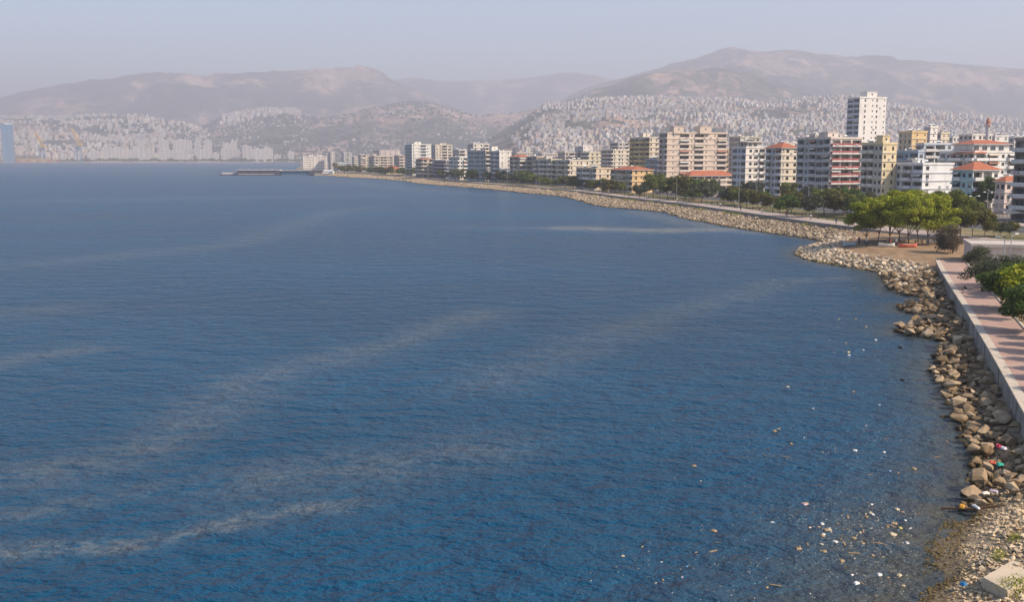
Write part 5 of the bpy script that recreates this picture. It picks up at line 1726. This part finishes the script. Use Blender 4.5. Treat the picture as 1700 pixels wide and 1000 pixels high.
TP = {
    'pine0': make_tree('t', 1, 9.2, 3.4, 7.2, 1.6, L_PINE, 46, 1.15, 320, .19, .11, .5),
    'pine1': make_tree('t', 2, 9.2, 3.6, 6.8, 1.7, L_PINE, 46, 1.15, 320, .19, .11, .5),
    'pine2': make_tree('t', 3, 9.2, 3.2, 7.4, 1.5, L_PINE, 42, 1.15, 320, .19, .11, .5),
    'dark0': make_tree('t', 4, 10, 4.0, 7.6, 3.0, L_DARK, 50, 1.3, 130, .24, .14, .6),
    'dark1': make_tree('t', 5, 10, 3.6, 8.2, 2.6, L_GREEN, 50, 1.3, 130, .24, .14, .6),
    'mix0': make_tree('t', 6, 7, 3.0, 5.4, 1.8, L_MIX, 40, 1.05, 150, .2, .1, .6),
    'bush0': make_tree('t', 7, 4.9, 2.6, 5.6, .5, L_BROWN, 52, .95, 190, .15, .07, .5, 5, .3),
    'olive0': make_tree('t', 8, 3.8, 1.9, 3.0, 1.1, L_OLIVE, 36, .75, 300, .13, .05, .4, 3),
    'olive1': make_tree('t', 9, 3.6, 2.1, 2.7, 1.1, L_OLIVE, 36, .75, 300, .13, .05, .4, 3),
    'lush0': make_tree('t', 10, 4.4, 2.2, 3.6, 1.0, L_GREEN, 38, .85, 260, .15, .06, .6, 2),
    'lush1': make_tree('t', 11, 4.2, 2.4, 3.2, 1.0, L_PINE, 38, .85, 260, .15, .06, .6, 2),
    'row0': make_tree('t', 12, 3.7, 1.25, 2.3, 1.5, L_GREEN, 24, .6, 330, .13, .05, .6),
    'town0': make_tree('t', 13, 5.2, 2.3, 4.2, 1.2, L_DARK, 24, 1.0, 110, .28, .09, .6),
    'town1': make_tree('t', 14, 5.0, 2.5, 3.9, 1.2, L_OLIVE, 24, 1.0, 110, .28, .09, .6),
    'town2': make_tree('t', 15, 5.4, 2.2, 4.4, 1.2, L_MIX, 24, 1.0, 110, .28, .09, .6),
    'town3': make_tree('t', 16, 5.2, 2.4, 4.2, 1.2, L_GREEN, 24, 1.0, 110, .28, .09, .6),
    'far0': make_tree('t', 17, 9, 6.5, 6.6, 2.5, L_DARK, 14, 2.6, 6, .9, .3, .7),
}
def tree(kind, x, y, z, h, label, cat='tree', name='tree', group=None, wide=1.0):
    base = {'pine': 9.2, 'dark': 10, 'mix0': 7, 'bush': 4.9, 'oliv': 3.7, 'lush': 4.3, 'row0': 3.7, 'town': 5.2, 'far0': 9}[kind[:4]]
    s = h / base
    r = thing(name, label, cat, (x, y, z), rt.uniform(0, 6.28), group, (s * wide, s * wide, s))
    tr, cr = TP[kind]
    link('trunk', tr, r)
    link('crown', cr, r)
    return r
ORD = ['first', 'second', 'third', 'fourth', 'fifth', 'sixth', 'seventh', 'eighth', 'ninth', 'tenth', 'eleventh', 'twelfth', 'thirteenth', 'fourteenth', 'fifteenth', 'sixteenth', 'seventeenth', 'eighteenth', 'nineteenth', 'twentieth']
def ordi(i):
    if i < 20:
        return ORD[i]
    tens = {2: 'twenty', 3: 'thirty', 4: 'forty', 5: 'fifty', 6: 'sixty', 7: 'seventy', 8: 'eighty', 9: 'ninety'}[(i + 1) // 10]
    return (tens + '-' + ORD[(i + 1) % 10 - 1]) if (i + 1) % 10 else {20: 'twentieth', 30: 'thirtieth', 40: 'fortieth', 50: 'fiftieth', 60: 'sixtieth', 70: 'seventieth', 80: 'eightieth', 90: 'ninetieth'}[i + 1]
PINES = [(1437, 404, 7.6, 'pine2', .95), (1458, 401, 8.6, 'pine0', 1), (1476, 406, 9.0, 'pine1', 1), (1493, 400, 9.6, 'pine2', 1.1), (1508, 407, 9.4, 'pine0', 1), (1524, 402, 9.7, 'pine1', 1), (1541, 406, 8.8, 'pine0', 1.05)]
for i, (px, py, h, k, wd) in enumerate(PINES):
    tree(k, *gp(px, py, 2.3), 2.25, h * 1.08, 'yellow green pine of the spit grove, %s from the left' % ORD[i], 'tree', 'pine_tree', 'pines of the picnic grove', wd * 1.15)
for px, py, h, k, wd, lb in [(1572, 397, 10.2, 'dark0', 1, 'tall dark green tree right behind the pine grove'), (1594, 394, 8.8, 'dark0', .95, 'dark green tree behind the brown bush'),
                             (1614, 396, 7.0, 'mix0', 1, 'yellowing olive tree right of the dark trees'), (1634, 396, 6.0, 'mix0', 1.05, 'smaller yellowing tree beside the service building'),
                             (1656, 394, 3.8, 'olive1', 1.2, 'low olive shrub tree behind the flat concrete roof'), (1676, 394, 3.4, 'mix0', 1.3, 'low yellowing shrub at the right behind the concrete roof'),
                             (1597, 348, 10.2, 'dark1', .8, 'tall green tree in front of the teal villa, left one'), (1644, 352, 10.6, 'dark1', .95, 'tall green tree in front of the teal villa, right one'),
                             (1620, 352, 6.0, 'dark1', .8, 'shorter tree between the two tall trees at the teal villa'),
                             (1577, 419, 4.8, 'bush0', 1, 'rounded brown bush beside the sandy path end'),
                             (1621, 455, 3.9, 'olive0', 1, 'feathery olive shrub at the far end of the walkway'), (1641, 481, 4.0, 'olive1', 1.15, 'grey green shrub tree beside the crouching person'),
                             (1668, 476, 4.0, 'olive0', 1.3, 'grey green shrub tree in front of the service building'), (1666, 514, 4.4, 'lush0', 1.15, 'dark green shrub tree by the walkway kerb'),
                             (1694, 518, 5.0, 'lush1', 1.2, 'bright green bushy tree at the right edge of the picture'), (1702, 552, 4.4, 'lush0', 1.1, 'lush green shrub at the right edge by the walkway'),
                             (1690, 490, 4.0, 'lush0', 1.3, 'green shrub behind the bright bushy tree')]:
    tree(k, *gp(px, py, 2.4), 2.38, h, lb, 'tree' if 'tree' in lb else 'shrub', 'shrub' if 'shrub' in lb or 'bush ' in lb else 'tree', None, wd)
# row of young trees along the walkway whose shadows stripe the paving
k = 0
for sy in (494, 513, 530, 548.6, 560.6, 572, 584, 597, 613, 630, 650, 675):
    Yt = gp(1640, sy, 2.4)[1] - 1.1
    i = int(np.argmin(np.abs(wl[:, 1] - Yt)))
    q = wl[i] + wnrm[i] * (WALK_W + 1.5)
    tree('row0', q[0], Yt, 2.45, rt.uniform(3.3, 3.9), 'young round tree by the walkway kerb, %s from the far end' % ORD[k], 'tree', 'young_tree', 'young trees along the walkway')
    k += 1
# promenade trees along the bay
def prom_at(Yq, off):
    i = int(np.argmin(np.abs(prom_line[:, 1] - Yq)))
    q = prom_line[i] + prom_n[i] * off * taper[i]
    return q[0], q[1]
spots = []
for px, py, h in [(1307, 360, 5.0), (1350, 362, 5.4), (1368, 356, 6.0), (1385, 360, 5.6), (1402, 356, 6.4), (1418, 362, 5.2), (1265, 346, 4.6), (1240, 344, 4.6), (1214, 341, 4.6), (1165, 337, 6.4), (1152, 333, 6.6),
                  (1138, 333, 7.0), (1122, 330, 7.0), (1108, 330, 6.8), (1062, 329, 4.6), (1084, 325, 7.6), (1014, 322, 5.0), (1170, 326, 6.0), (985, 318, 4.4), (940, 313, 5.0), (952, 314, 5.2), (885, 309, 5.4), (905, 311, 4.6)]:
    spots.append((*gp(px, py, 2.5), h))
for j in range(46):
    Yq = 640 + j * 14.5 + rt.uniform(-5, 5)
    x, y = prom_at(Yq, rt.choice((11, 16, 22)))
    spots.append((x, y, rt.uniform(4.5, 7.0)))
for j in range(24):
    Yq = 285 + j * 15 + rt.uniform(-6, 6)
    x, y = prom_at(Yq, rt.choice((15, 20, 24)))
    spots.append((x, y, rt.uniform(3.4, 5.2)))
spots.sort(key=lambda s: s[1])
for i, (x, y, h) in enumerate(spots):
    tree(rt.choice(['town0', 'town1', 'town2', 'town3', 'town0']), x, y, 2.45, h * 1.3, 'leafy tree on the bay promenade lawn, %s counting away from the spit' % ordi(i), 'tree', 'promenade_tree', 'trees along the bay promenade', rt.uniform(1.0, 1.4))
# trees between the road and the houses
st = []
for j in range(36):
    Yq = 300 + j * 19 + rt.uniform(-6, 6)
    st.append(prom_at(Yq, 48))
for i, (x, y) in enumerate(st):
    tree(rt.choice(['town0', 'town3', 'town1']), x, y, 2.55, rt.uniform(4.8, 8.0), 'street tree in front of the seafront houses, %s counting away from the teal villa' % ordi(i), 'tree', 'street_tree', 'street trees before the houses', rt.uniform(.85, 1.15))
# far shore belt
fx = [(xat(px, 4190) + rt.uniform(-8, 8), 4188 + rt.uniform(0, 20)) for px in np.linspace(140, 494, 60)]
for i, (x, y) in enumerate(fx):
    tree('far0', x, y, 2.4, rt.uniform(8, 15), 'dark tree of the belt along the far shore, %s from the left' % ordi(i), 'tree', 'tree', 'trees along the far shore', rt.uniform(1, 1.5))
# palms near the ferry dock
L_PALM = leaf_mat('palm_fronds', (0.06, 0.05, 0.012), (0.16, 0.125, 0.03), (0.27, 0.2, 0.06))
mb = MB()
mb.tube([(0, 0, -.2), (.15, 0, 3.5), (.1, .1, 7)], [.32, .24, .22], M_BARK, 8)
palm_t = mb.mesh('trunk')
mb = MB()
for i in range(22):
    a = 2 * math.pi * i / 22 + (i % 2) * .15
    up = .9 if i % 2 else .35
    prev = Vector((.1, .1, 7))
    for s in range(1, 6):
        f = s / 5
        p2 = Vector((.1 + math.cos(a) * 3.0 * f, .1 + math.sin(a) * 3.0 * f, 7 + up * 2.6 * f - 3.2 * f * f))
        wv = Vector((-math.sin(a), math.cos(a), 0)) * (.42 * (1 - abs(f - .4)))
        wp_ = Vector((-math.sin(a), math.cos(a), 0)) * (.42 * (1 - abs(f - .2 - .4)))
        mb.poly([tuple(prev - wp_), tuple(p2 - wv), tuple(p2 + wv), tuple(prev + wp_)], L_PALM)
        prev = p2
palm_c = mb.mesh('crown')
for i, (px, py, h) in enumerate([(556, 288, 1.5), (561, 287.6, 1.2), (572, 288, 1.1), (585, 288.5, 1.0), (598, 289, 1.1)]):
    r = thing('palm_tree', 'yellowish palm beside the ferry dock, %s from the left' % ORD[i], 'tree', (*gp(px, py, 2.4), 2.4), rt.uniform(0, 6), 'palms by the ferry dock', h)
    link('trunk', palm_t, r)
    link('crown', palm_c, r)
# weeds: tufts on the bank and at the beach corner
V, F = leaves(31, [(0, 0, .25, .5), (.4, .2, .2, .4), (-.4, .1, .2, .45)], 620, .055, .4)
tuft = np_mesh('weed_tuft', V, F, L_PINE)
tufts = []
for i in range(34):
    j = int(rt.uniform(2, 75) ** 1.0)
    q = top_r[j] * .9 + wat_r[j] * .1
    o = link('weed_tuft', tuft, None, (q[0] + rt.uniform(-1, 1), q[1] + rt.uniform(-1, 1), 1.75), rt.uniform(0, 6), (rt.uniform(2, 5), rt.uniform(1.2, 2), rt.uniform(.9, 1.6)))
    tufts.append(o)
for i, o in enumerate(sorted(tufts, key=lambda o: o.location.y)):
    tag(o, 'yellow green weed tuft on the armour stones, %s counting away from the spit' % ordi(i), 'weeds', 'weed tufts on the stone bank')
for px, py, s, lb in [(1696, 985, 1.3, 'green weed clump at the corner beside the concrete slab'), (1670, 978, .8, 'small yellowish weed growing against the concrete slab'), (1660, 925, .7, 'small weed on the stones above the concrete slab'), (1688, 900, .8, 'weed on the stones at the right edge of the beach')]:
    x, y = gp(px, py, 1.0)
    tag(link('weed_tuft', tuft, None, (x, y, .95), 1.0, s), lb, 'weeds')
# ================================================================== STREET FURNITURE, VEHICLES, BOATS, PEOPLE
rf = random.Random(3)
def lamp_meshes(h, arm, double=False):
    mb = MB()
    mb.tube([(0, 0, 0), (0, 0, .8), (0, 0, h)], [.11, .08, .055], M_METAL, 8)
    pole = mb.mesh('pole')
    mb = MB()
    for s in ((1, -1) if double else (1,)):
        mb.tube([(0, 0, h - .15), (s * arm * .5, 0, h + .25), (s * arm, 0, h + .3)], [.045, .035, .03], M_METAL, 6)
    a = mb.mesh('arm')
    mb = MB()
    for s in ((1, -1) if double else (1,)):
        mb.box(s * arm - .35, s * arm + .35, -.14, .14, h + .22, h + .36, M_WHITE)
    return pole, a, mb.mesh('lamp_head')
LM = {'near': lamp_meshes(5.8, .9), 'tall': lamp_meshes(9.0, 1.5), 'dbl': lamp_meshes(8.0, 1.3, True)}
def lamp(kind, x, y, z, rz, label, group=None):
    r = thing('street_lamp', label, 'street lamp', (x, y, z), rz, group)
    for n, me in zip(('pole', 'arm', 'lamp_head'), LM[kind]):
        link(n, me, r)
lamp('near', *gp(1664, 466, 2.4), 2.44, 2.6, 'thin grey lamp post rising from the shrubs by the walkway')
lamp('near', *gp(1675, 458, 2.4), 2.44, .4, 'second grey lamp post in front of the service building wall')
lamp('dbl', *gp(1637, 372, 2.4), 2.44, .4, 'tall grey lamp post beside the road near the teal villa')
lamp('dbl', *gp(1614, 385, 2.4), 2.44, .4, 'tall lamp post standing among the yellowing trees')
k = 0
for j in range(26):
    Yq = 262 + j * 27 + (j % 3) * 3
    x, y = prom_at(Yq, 8.2 if j % 2 else 26)
    lamp('tall' if j % 2 else 'dbl', x, y, 2.5, 2.7, 'slim lamp post along the bay road, %s counting away from the spit' % ordi(j), 'lamp posts along the bay')
# wooden posts of the promenade fence
mb = MB()
mb.box(-.12, .12, -.12, .12, 0, 1.0, M_DARK)
mb.box(-.16, .16, -.16, .16, 1.002, 1.1, M_DARK)
bol = mb.mesh('bollard')
for j in range(44):
    x, y = prom_at(255 + j * 6.5, 8.9)
    tag(link('bollard', bol, None, (x, y, 2.62)), 'dark bollard on the bay promenade, %s counting away from the spit' % ordi(j), 'bollard', 'bollards along the promenade')

# ---- cars
CARS = {'white': (0.75, 0.75, 0.73), 'silver': (0.42, 0.43, 0.45), 'dark blue': (0.03, 0.05, 0.12), 'red': (0.4, 0.04, 0.03), 'black': (0.025, 0.025, 0.03), 'yellow': (0.6, 0.4, 0.04)}
M_TYRE = plain('tyre', (0.02, 0.02, 0.02), .9)
M_LAMP = plain('car_lamp', (0.7, 0.66, 0.6), .3)
mb = MB()
n = 12
for s in (-.1, .1):
    mb.poly([(.32 * math.cos(6.283 * i / n), s, .32 * math.sin(6.283 * i / n)) for i in (range(n) if s > 0 else reversed(range(n)))], M_TYRE)
for i in range(n):
    a0, a1 = 6.283 * i / n, 6.283 * (i + 1) / n
    mb.poly([(.32 * math.cos(a0), -.1, .32 * math.sin(a0)), (.32 * math.cos(a1), -.1, .32 * math.sin(a1)), (.32 * math.cos(a1), .1, .32 * math.sin(a1)), (.32 * math.cos(a0), .1, .32 * math.sin(a0))], M_TYRE)
wheel_me = mb.mesh('wheel')
def loft(sections, mat, name):
    mb = MB()
    k = len(sections[0])
    for a, b in zip(sections[:-1], sections[1:]):
        for i in range(k):
            j = (i + 1) % k
            mb.poly([a[i], b[i], b[j], a[j]], mat)
    mb.poly(sections[0][::-1], mat)
    mb.poly(sections[-1], mat)
    return mb.mesh(name)
def car_sec(x, w, z0, z1):
    return [(x, -w, z0), (x, -w * 1.02, (z0 + z1) / 2), (x, -w * .9, z1), (x, w * .9, z1), (x, w * 1.02, (z0 + z1) / 2), (x, w, z0)]
def car_parts(cname):
    pm = bpy.data.materials.get('car_' + cname)
    if not pm:
        pm = plain('car_' + cname, CARS[cname], 0.25, 0.1, .6)
        pm.name = 'car_' + cname
    body = loft([car_sec(-2.1, .72, .42, .72), car_sec(-2.0, .82, .28, .88), car_sec(-1.2, .86, .25, .95), car_sec(.7, .86, .25, .93), car_sec(1.8, .83, .27, .78), car_sec(2.12, .7, .35, .62)], pm, 'body')
    cab = loft([car_sec(-1.75, .7, .93, .96), car_sec(-1.15, .68, .93, 1.36), car_sec(.15, .68, .93, 1.38), car_sec(.95, .72, .9, .95)], M_GLASS, 'cabin_glass')
    roof = loft([car_sec(-1.2, .6, 1.362, 1.4), car_sec(-.5, .62, 1.385, 1.45), car_sec(.18, .58, 1.383, 1.41)], pm, 'roof')
    mb = MB()
    mb.box(-.08, .02, -.16, .16, -.07, .07, M_LAMP)
    return body, cab, roof, mb.mesh('headlight')
CP = {c: car_parts(c) for c in CARS}
cars = []
for j in range(34):
    Yq = rf.uniform(255, 820)
    off = rf.choice((29, 32, 38.5, 41.5, 42.8))
    cars.append((Yq, off, rf.choices(list(CARS), [5, 4, 2, 2, 2, 1])[0]))
cars += [(268, 29, 'dark blue'), (276, 33, 'silver'), (284, 41, 'white'), (262, 41.5, 'red'), (290, 29, 'white')]
cnt = {}
for Yq, off, cn in sorted(cars):
    i = int(np.argmin(np.abs(prom_line[:, 1] - Yq)))
    q = prom_line[i] + prom_n[i] * off * taper[i]
    tdir = prom_line[min(i + 1, 219)] - prom_line[max(i - 1, 0)]
    ang = math.atan2(tdir[1], tdir[0]) + (math.pi if off < 35 else 0)
    cnt[cn] = cnt.get(cn, 0) + 1
    r = thing('car', '%s car on the bay road, %s %s one counting away from the spit' % (cn, ordi(cnt[cn] - 1), cn), 'car', (q[0], q[1], 2.475), ang, 'cars on the bay road')
    for nme, me in zip(('body', 'cabin_glass', 'roof'), CP[cn][:3]):
        link(nme, me, r)
    for wx in (-1.3, 1.32):
        for wy in (-.78, .78):
            link('wheel', wheel_me, r, (wx, wy, .32))
    for wy in (-.52, .52):
        link('headlight', CP[cn][3], r, (2.1, wy, .58))
# parked minibus-like kiosk vans under the awnings by the dark block
def awning(px, py, w, col, label):
    x, y = gp(px, py, 2.5)
    r = thing('market_awning', label, 'awning', (x, y, 2.5), .35)
    m = plain('awning_' + label[:5], col, .8)
    mb = MB()
    mb.poly([(0, 0, 2.3), (w, 0, 2.3), (w, 3, 3.0), (0, 3, 3.0)], m)
    mb.poly([(0, -.01, 2.05), (w, -.01, 2.05), (w, -.01, 2.3), (0, -.01, 2.3)], m)
    mb.poly([(0, 3, 2.98), (w, 3, 2.98), (w, 0, 2.28), (0, 0, 2.28)], m)
    link('canopy', mb.mesh('canopy'), r)
    for sx in (.1, w - .1):
        for sy in (.1, 2.8):
            mb = MB()
            mb.tube([(sx, sy, 0), (sx, sy, 2.35 + .22 * sy)], .05, M_METAL, 5)
            link('post', mb.mesh('post'), r)
awning(1652, 364, 5.5, (0.6, 0.4, 0.28), 'peach market awning on the pavement left of the dark block')
awning(1672, 368, 6, (0.62, 0.52, 0.42), 'cream market awning on the pavement beside the dark block')

# ---- people
SKIN, HAIR = plain('skin', (0.42, 0.25, 0.17), .6), plain('dark_hair', (0.025, 0.018, 0.014), .8)
def person_mesh(pose, top, legs, seed=0):
    if pose == 'stand':
        J = {'pel': (0, 0, .92), 'sp': (0, 0, 1.12), 'ch': (0, .02, 1.34), 'nk': (0, .01, 1.48), 'hd': (0, -.02, 1.6), 'ht': (0, -.01, 1.69),
             'sL': (-.18, .02, 1.4), 'eL': (-.25, .03, 1.12), 'wL': (-.24, -.08, .88), 'kL': (-.11, -.03, .5), 'aL': (-.12, .03, .09), 'tL': (-.13, -.13, .04), 'hL': (-.1, 0, .86)}
    elif pose == 'sit':
        J = {'pel': (0, .1, .32), 'sp': (0, .08, .52), 'ch': (0, .02, .72), 'nk': (0, -.02, .85), 'hd': (0, -.07, .96), 'ht': (0, -.07, 1.05),
             'sL': (-.18, .02, .78), 'eL': (-.25, -.16, .58), 'wL': (-.14, -.34, .55), 'kL': (-.14, -.36, .5), 'aL': (-.13, -.28, .09), 'tL': (-.14, -.43, .04), 'hL': (-.1, .08, .3)}
    else:
        J = {'pel': (0, 0, .92), 'sp': (0, 0, 1.12), 'ch': (0, -.01, 1.34), 'nk': (0, -.02, 1.48), 'hd': (0, -.06, 1.6), 'ht': (0, -.05, 1.69),
             'sL': (-.18, -.01, 1.4), 'eL': (-.24, .12, 1.14), 'wL': (-.22, .1, .9), 'kL': (-.1, -.22, .52), 'aL': (-.1, -.2, .1), 'tL': (-.1, -.35, .05), 'hL': (-.1, 0, .86)}
    for k in list(J):
        if k.endswith('L'):
            x, y, z = J[k]
            y2 = y
            if pose == 'walk':
                y2 = {'eL': -.12, 'wL': -.24, 'kL': .06, 'aL': .34, 'tL': .26}.get(k, y)
            J[k[:-1] + 'R'] = (-x, y2, z)
    rad = {'pel': .15, 'sp': .13, 'ch': .16, 'nk': .06, 'hd': .1, 'ht': .075, 's': .075, 'e': .05, 'w': .038, 'h': .1, 'k': .07, 'a': .05, 't': .045}
    names = list(J)
    E = [('pel', 'sp'), ('sp', 'ch'), ('ch', 'nk'), ('nk', 'hd'), ('hd', 'ht')]
    for s in 'LR':
        E += [('ch', 's' + s), ('s' + s, 'e' + s), ('e' + s, 'w' + s), ('pel', 'h' + s), ('h' + s, 'k' + s), ('k' + s, 'a' + s), ('a' + s, 't' + s)]
    me = bpy.data.meshes.new('body')
    me.from_pydata([J[k] for k in names], [(names.index(a), names.index(b)) for a, b in E], [])
    o = bpy.data.objects.new('tmp', me)
    COL.objects.link(o)
    o.modifiers.new('s', 'SKIN')
    for i, k in enumerate(names):
        r_ = rad.get(k, rad.get(k[0], .06))
        me.skin_vertices[0].data[i].radius = (r_, r_)
        me.skin_vertices[0].data[i].use_root = (k == 'pel')
    o.modifiers.new('d', 'SUBSURF').levels = 1
    dg = bpy.context.evaluated_depsgraph_get()
    out = bpy.data.meshes.new_from_object(o.evaluated_get(dg))
    bpy.data.objects.remove(o)
    for m in (SKIN, plain('cloth_top_%d' % seed, top, .9), plain('cloth_legs_%d' % seed, legs, .9), HAIR):
        out.materials.append(m)
    hd, nk, hip = J['hd'], J['nk'], J['pel'][2]
    wr = [Vector(J['wL']), Vector(J['wR'])]
    an = [Vector(J['tL']), Vector(J['tR'])]
    for p_ in out.polygons:
        c = p_.center
        if c.z > nk[2] + .01:
            p_.material_index = 3 if (c.z > hd[2] + .045 or c.y > hd[1] + .03) else 0
        elif any((c - w).length < .12 for w in wr):
            p_.material_index = 0
        elif any((c - w).length < .13 for w in an):
            p_.material_index = 3
        elif c.z > hip + .03 and c.z > .45:
            p_.material_index = 1
        elif pose == 'sit' and c.y > -.02 and c.z > .4:
            p_.material_index = 1
        else:
            p_.material_index = 2
        p_.use_smooth = True
    out.name = 'body'
    return out
PM = [person_mesh('stand', (0.04, 0.05, 0.1), (0.03, 0.03, 0.04), 1), person_mesh('walk', (0.5, 0.48, 0.45), (0.05, 0.06, 0.1), 2), person_mesh('walk', (0.4, 0.08, 0.07), (0.08, 0.08, 0.09), 3),
      person_mesh('stand', (0.55, 0.5, 0.42), (0.06, 0.07, 0.12), 4)]
crouch = person_mesh('sit', (0.025, 0.02, 0.022), (0.4, 0.42, 0.42), 5)
x, y = gp(1602, 487, 2.4)
tag(link('person', crouch, None, (x, y, 2.4), -1.3), 'person in dark top and pale trousers crouched low on the brick walkway', 'person')
for px, py, k, rz, lb in [(1426, 405, 0, 2.0, 'person in dark clothes standing at the left end of the pine grove'), (1438, 407, 3, .8, 'person in pale top standing right of the dark clothed one by the grove'),
                          (1487, 409, 1, -1.0, 'person in light grey top walking in the shade of the pines'), (1478, 410, 2, 1.6, 'person in red top walking beside the white boat')]:
    x, y = gp(px, py, 2.25)
    tag(link('person', PM[k], None, (x, y, shore_batch([(x, y)])[0][0] - .01), rz), lb, 'person')
for j in range(16):
    Yq = 258 + j * 19 + rf.uniform(-6, 6)
    x, y = prom_at(Yq, rf.uniform(1.5, 5.5))
    kk = j % 4
    tag(link('person', PM[kk], None, (x, y, 2.62), rf.uniform(0, 6)), 'person in %s on the bay promenade, %s stroller counting away from the spit' % (['dark clothes', 'grey top', 'red top', 'cream top'][kk], ordi(j)), 'person', 'strollers on the promenade')
# ---- rowing boats drawn up under the pines
def boat(px, py, L, col, inner, rz, label):
    x, y = gp(px, py, 2.25)
    z = float(shore_batch([(x, y)])[0][0])
    r = thing('rowing_boat', label, 'boat', (x, y, z + .02), rz)
    m, mi = plain('boat_' + label[:6], col, .5), plain('boat_in_' + label[:6], inner, .7)
    ns = 9
    S, I = [], []
    for i in range(ns):
        f = i / (ns - 1)
        w = .72 * math.sin(math.pi * min(1, .16 + f * .84) ** .9) ** .6 if i < ns - 1 else .04
        w = max(w, .04)
        sh = .62 + .22 * (2 * f - 1) ** 2
        xx = (f - .5) * L
        S.append([(xx, -w, sh), (xx, -w * .82, .22), (xx, -w * .3, 0), (xx, w * .3, 0), (xx, w * .82, .22), (xx, w, sh)])
        I.append([(xx, -w * .9, sh), (xx, -w * .7, .26), (xx, -w * .25, .08), (xx, w * .25, .08), (xx, w * .7, .26), (xx, w * .9, sh)])
    mb = MB()
    for a, b, c, d_ in zip(S[:-1], S[1:], I[:-1], I[1:]):
        for i in range(5):
            mb.poly([a[i], a[i + 1], b[i + 1], b[i]], m)
            mb.poly([c[i + 1], c[i], d_[i], d_[i + 1]], mi)
        for i in (0, 5):
            mb.poly([a[i], b[i], d_[i], c[i]], mi)
    mb.poly(S[0], m)
    link('hull', mb.mesh('hull'), r)
    for f in (-.2, .08, .3):
        mb = MB()
        mb.box(f * L - .12, f * L + .12, -.5, .5, .4, .45, mi)
        link('thwart', mb.mesh('thwart'), r)
boat(1507, 411, 3.6, (0.6, 0.14, 0.07), (0.75, 0.42, 0.32), .05, 'red and pink rowing boat drawn up in front of the pines')
boat(1472, 410, 3.0, (0.7, 0.68, 0.62), (0.5, 0.42, 0.32), -.2, 'white rowing boat drawn up under the pines')
boat(1411, 405, 2.6, (0.4, 0.5, 0.58), (0.5, 0.5, 0.5), .1, 'pale blue rowing boat at the left end of the grove')
boat(1550, 405, 2.8, (0.62, 0.6, 0.55), (0.2, 0.18, 0.16), .05, 'grey white rowing boat beside the brown bush')
# ---- picnic tables under the pines
def picnic(px, py, label):
    x, y = gp(px, py, 2.25)
    z = float(shore_batch([(x, y)])[0][0])
    r = thing('picnic_table', label, 'table', (x, y, z - .01), rf.uniform(-.5, .5))
    wd = paint((0.2, 0.14, 0.09), .15, 2)
    mb = MB()
    mb.box(-.9, .9, -.38, .38, .7, .76, wd)
    link('table_top', mb.mesh('table_top'), r)
    for s in (-.75, .75):
        mb = MB()
        mb.box(-.9, .9, s - .13, s + .13, .42, .47, wd)
        link('bench_seat', mb.mesh('bench_seat'), r)
    for s in (-.6, .6):
        mb = MB()
        mb.tube([(s, -.75, 0), (s, -.2, .7)], .05, wd, 5)
        mb.tube([(s, .75, 0), (s, .2, .7)], .05, wd, 5)
        mb.box(s - .04, s + .04, -.8, .8, .36, .418, wd)
        link('trestle', mb.mesh('trestle'), r)
for px, py, lb in [(1446, 406, 'dark wooden picnic table at the left of the pine grove'), (1464, 405, 'dark wooden picnic table behind the white boat'), (1500, 405, 'dark wooden picnic table behind the red boat'), (1525, 405, 'dark wooden picnic table at the right of the pine grove'), (1430, 402, 'dark wooden picnic table at the outer tip of the grove')]:
    picnic(px, py, lb)
# bench seats along the walkway planting
mb = MB()
for i in range(4):
    mb.box(-.75, .75, -.2 + i * .11, -.12 + i * .11, .42, .46, M_WHITE)
seat_me = mb.mesh('seat')
mb = MB()
for i in range(3):
    mb.box(-.75, .75, .24, .28, .55 + i * .13, .64 + i * .13, M_WHITE)
back_me = mb.mesh('backrest')
mb = MB()
mb.box(-.03, .03, -.2, .28, 0, .418, M_METAL)
mb.box(-.03, .03, .285, .32, 0, .92, M_METAL)
bl_me = mb.mesh('leg')
for px, py, lb in [(1664, 528, 'white slatted bench under the lush shrubs by the kerb'), (1692, 548, 'white slatted bench at the right edge of the picture'), (1646, 484, 'white slatted bench by the shrub near the crouching person')]:
    x, y = gp(px, py, 2.5)
    i = int(np.argmin(np.abs(wl[:, 1] - y)))
    q = wl[i] + wnrm[i] * (WALK_W + .8)
    r = thing('park_bench', lb, 'bench', (q[0], q[1], 2.46), math.atan2(wnrm[i][1], wnrm[i][0]) - math.pi / 2)
    link('seat', seat_me, r)
    link('backrest', back_me, r)
    for s in (-.6, .6):
        link('leg', bl_me, r, (s, 0, 0))
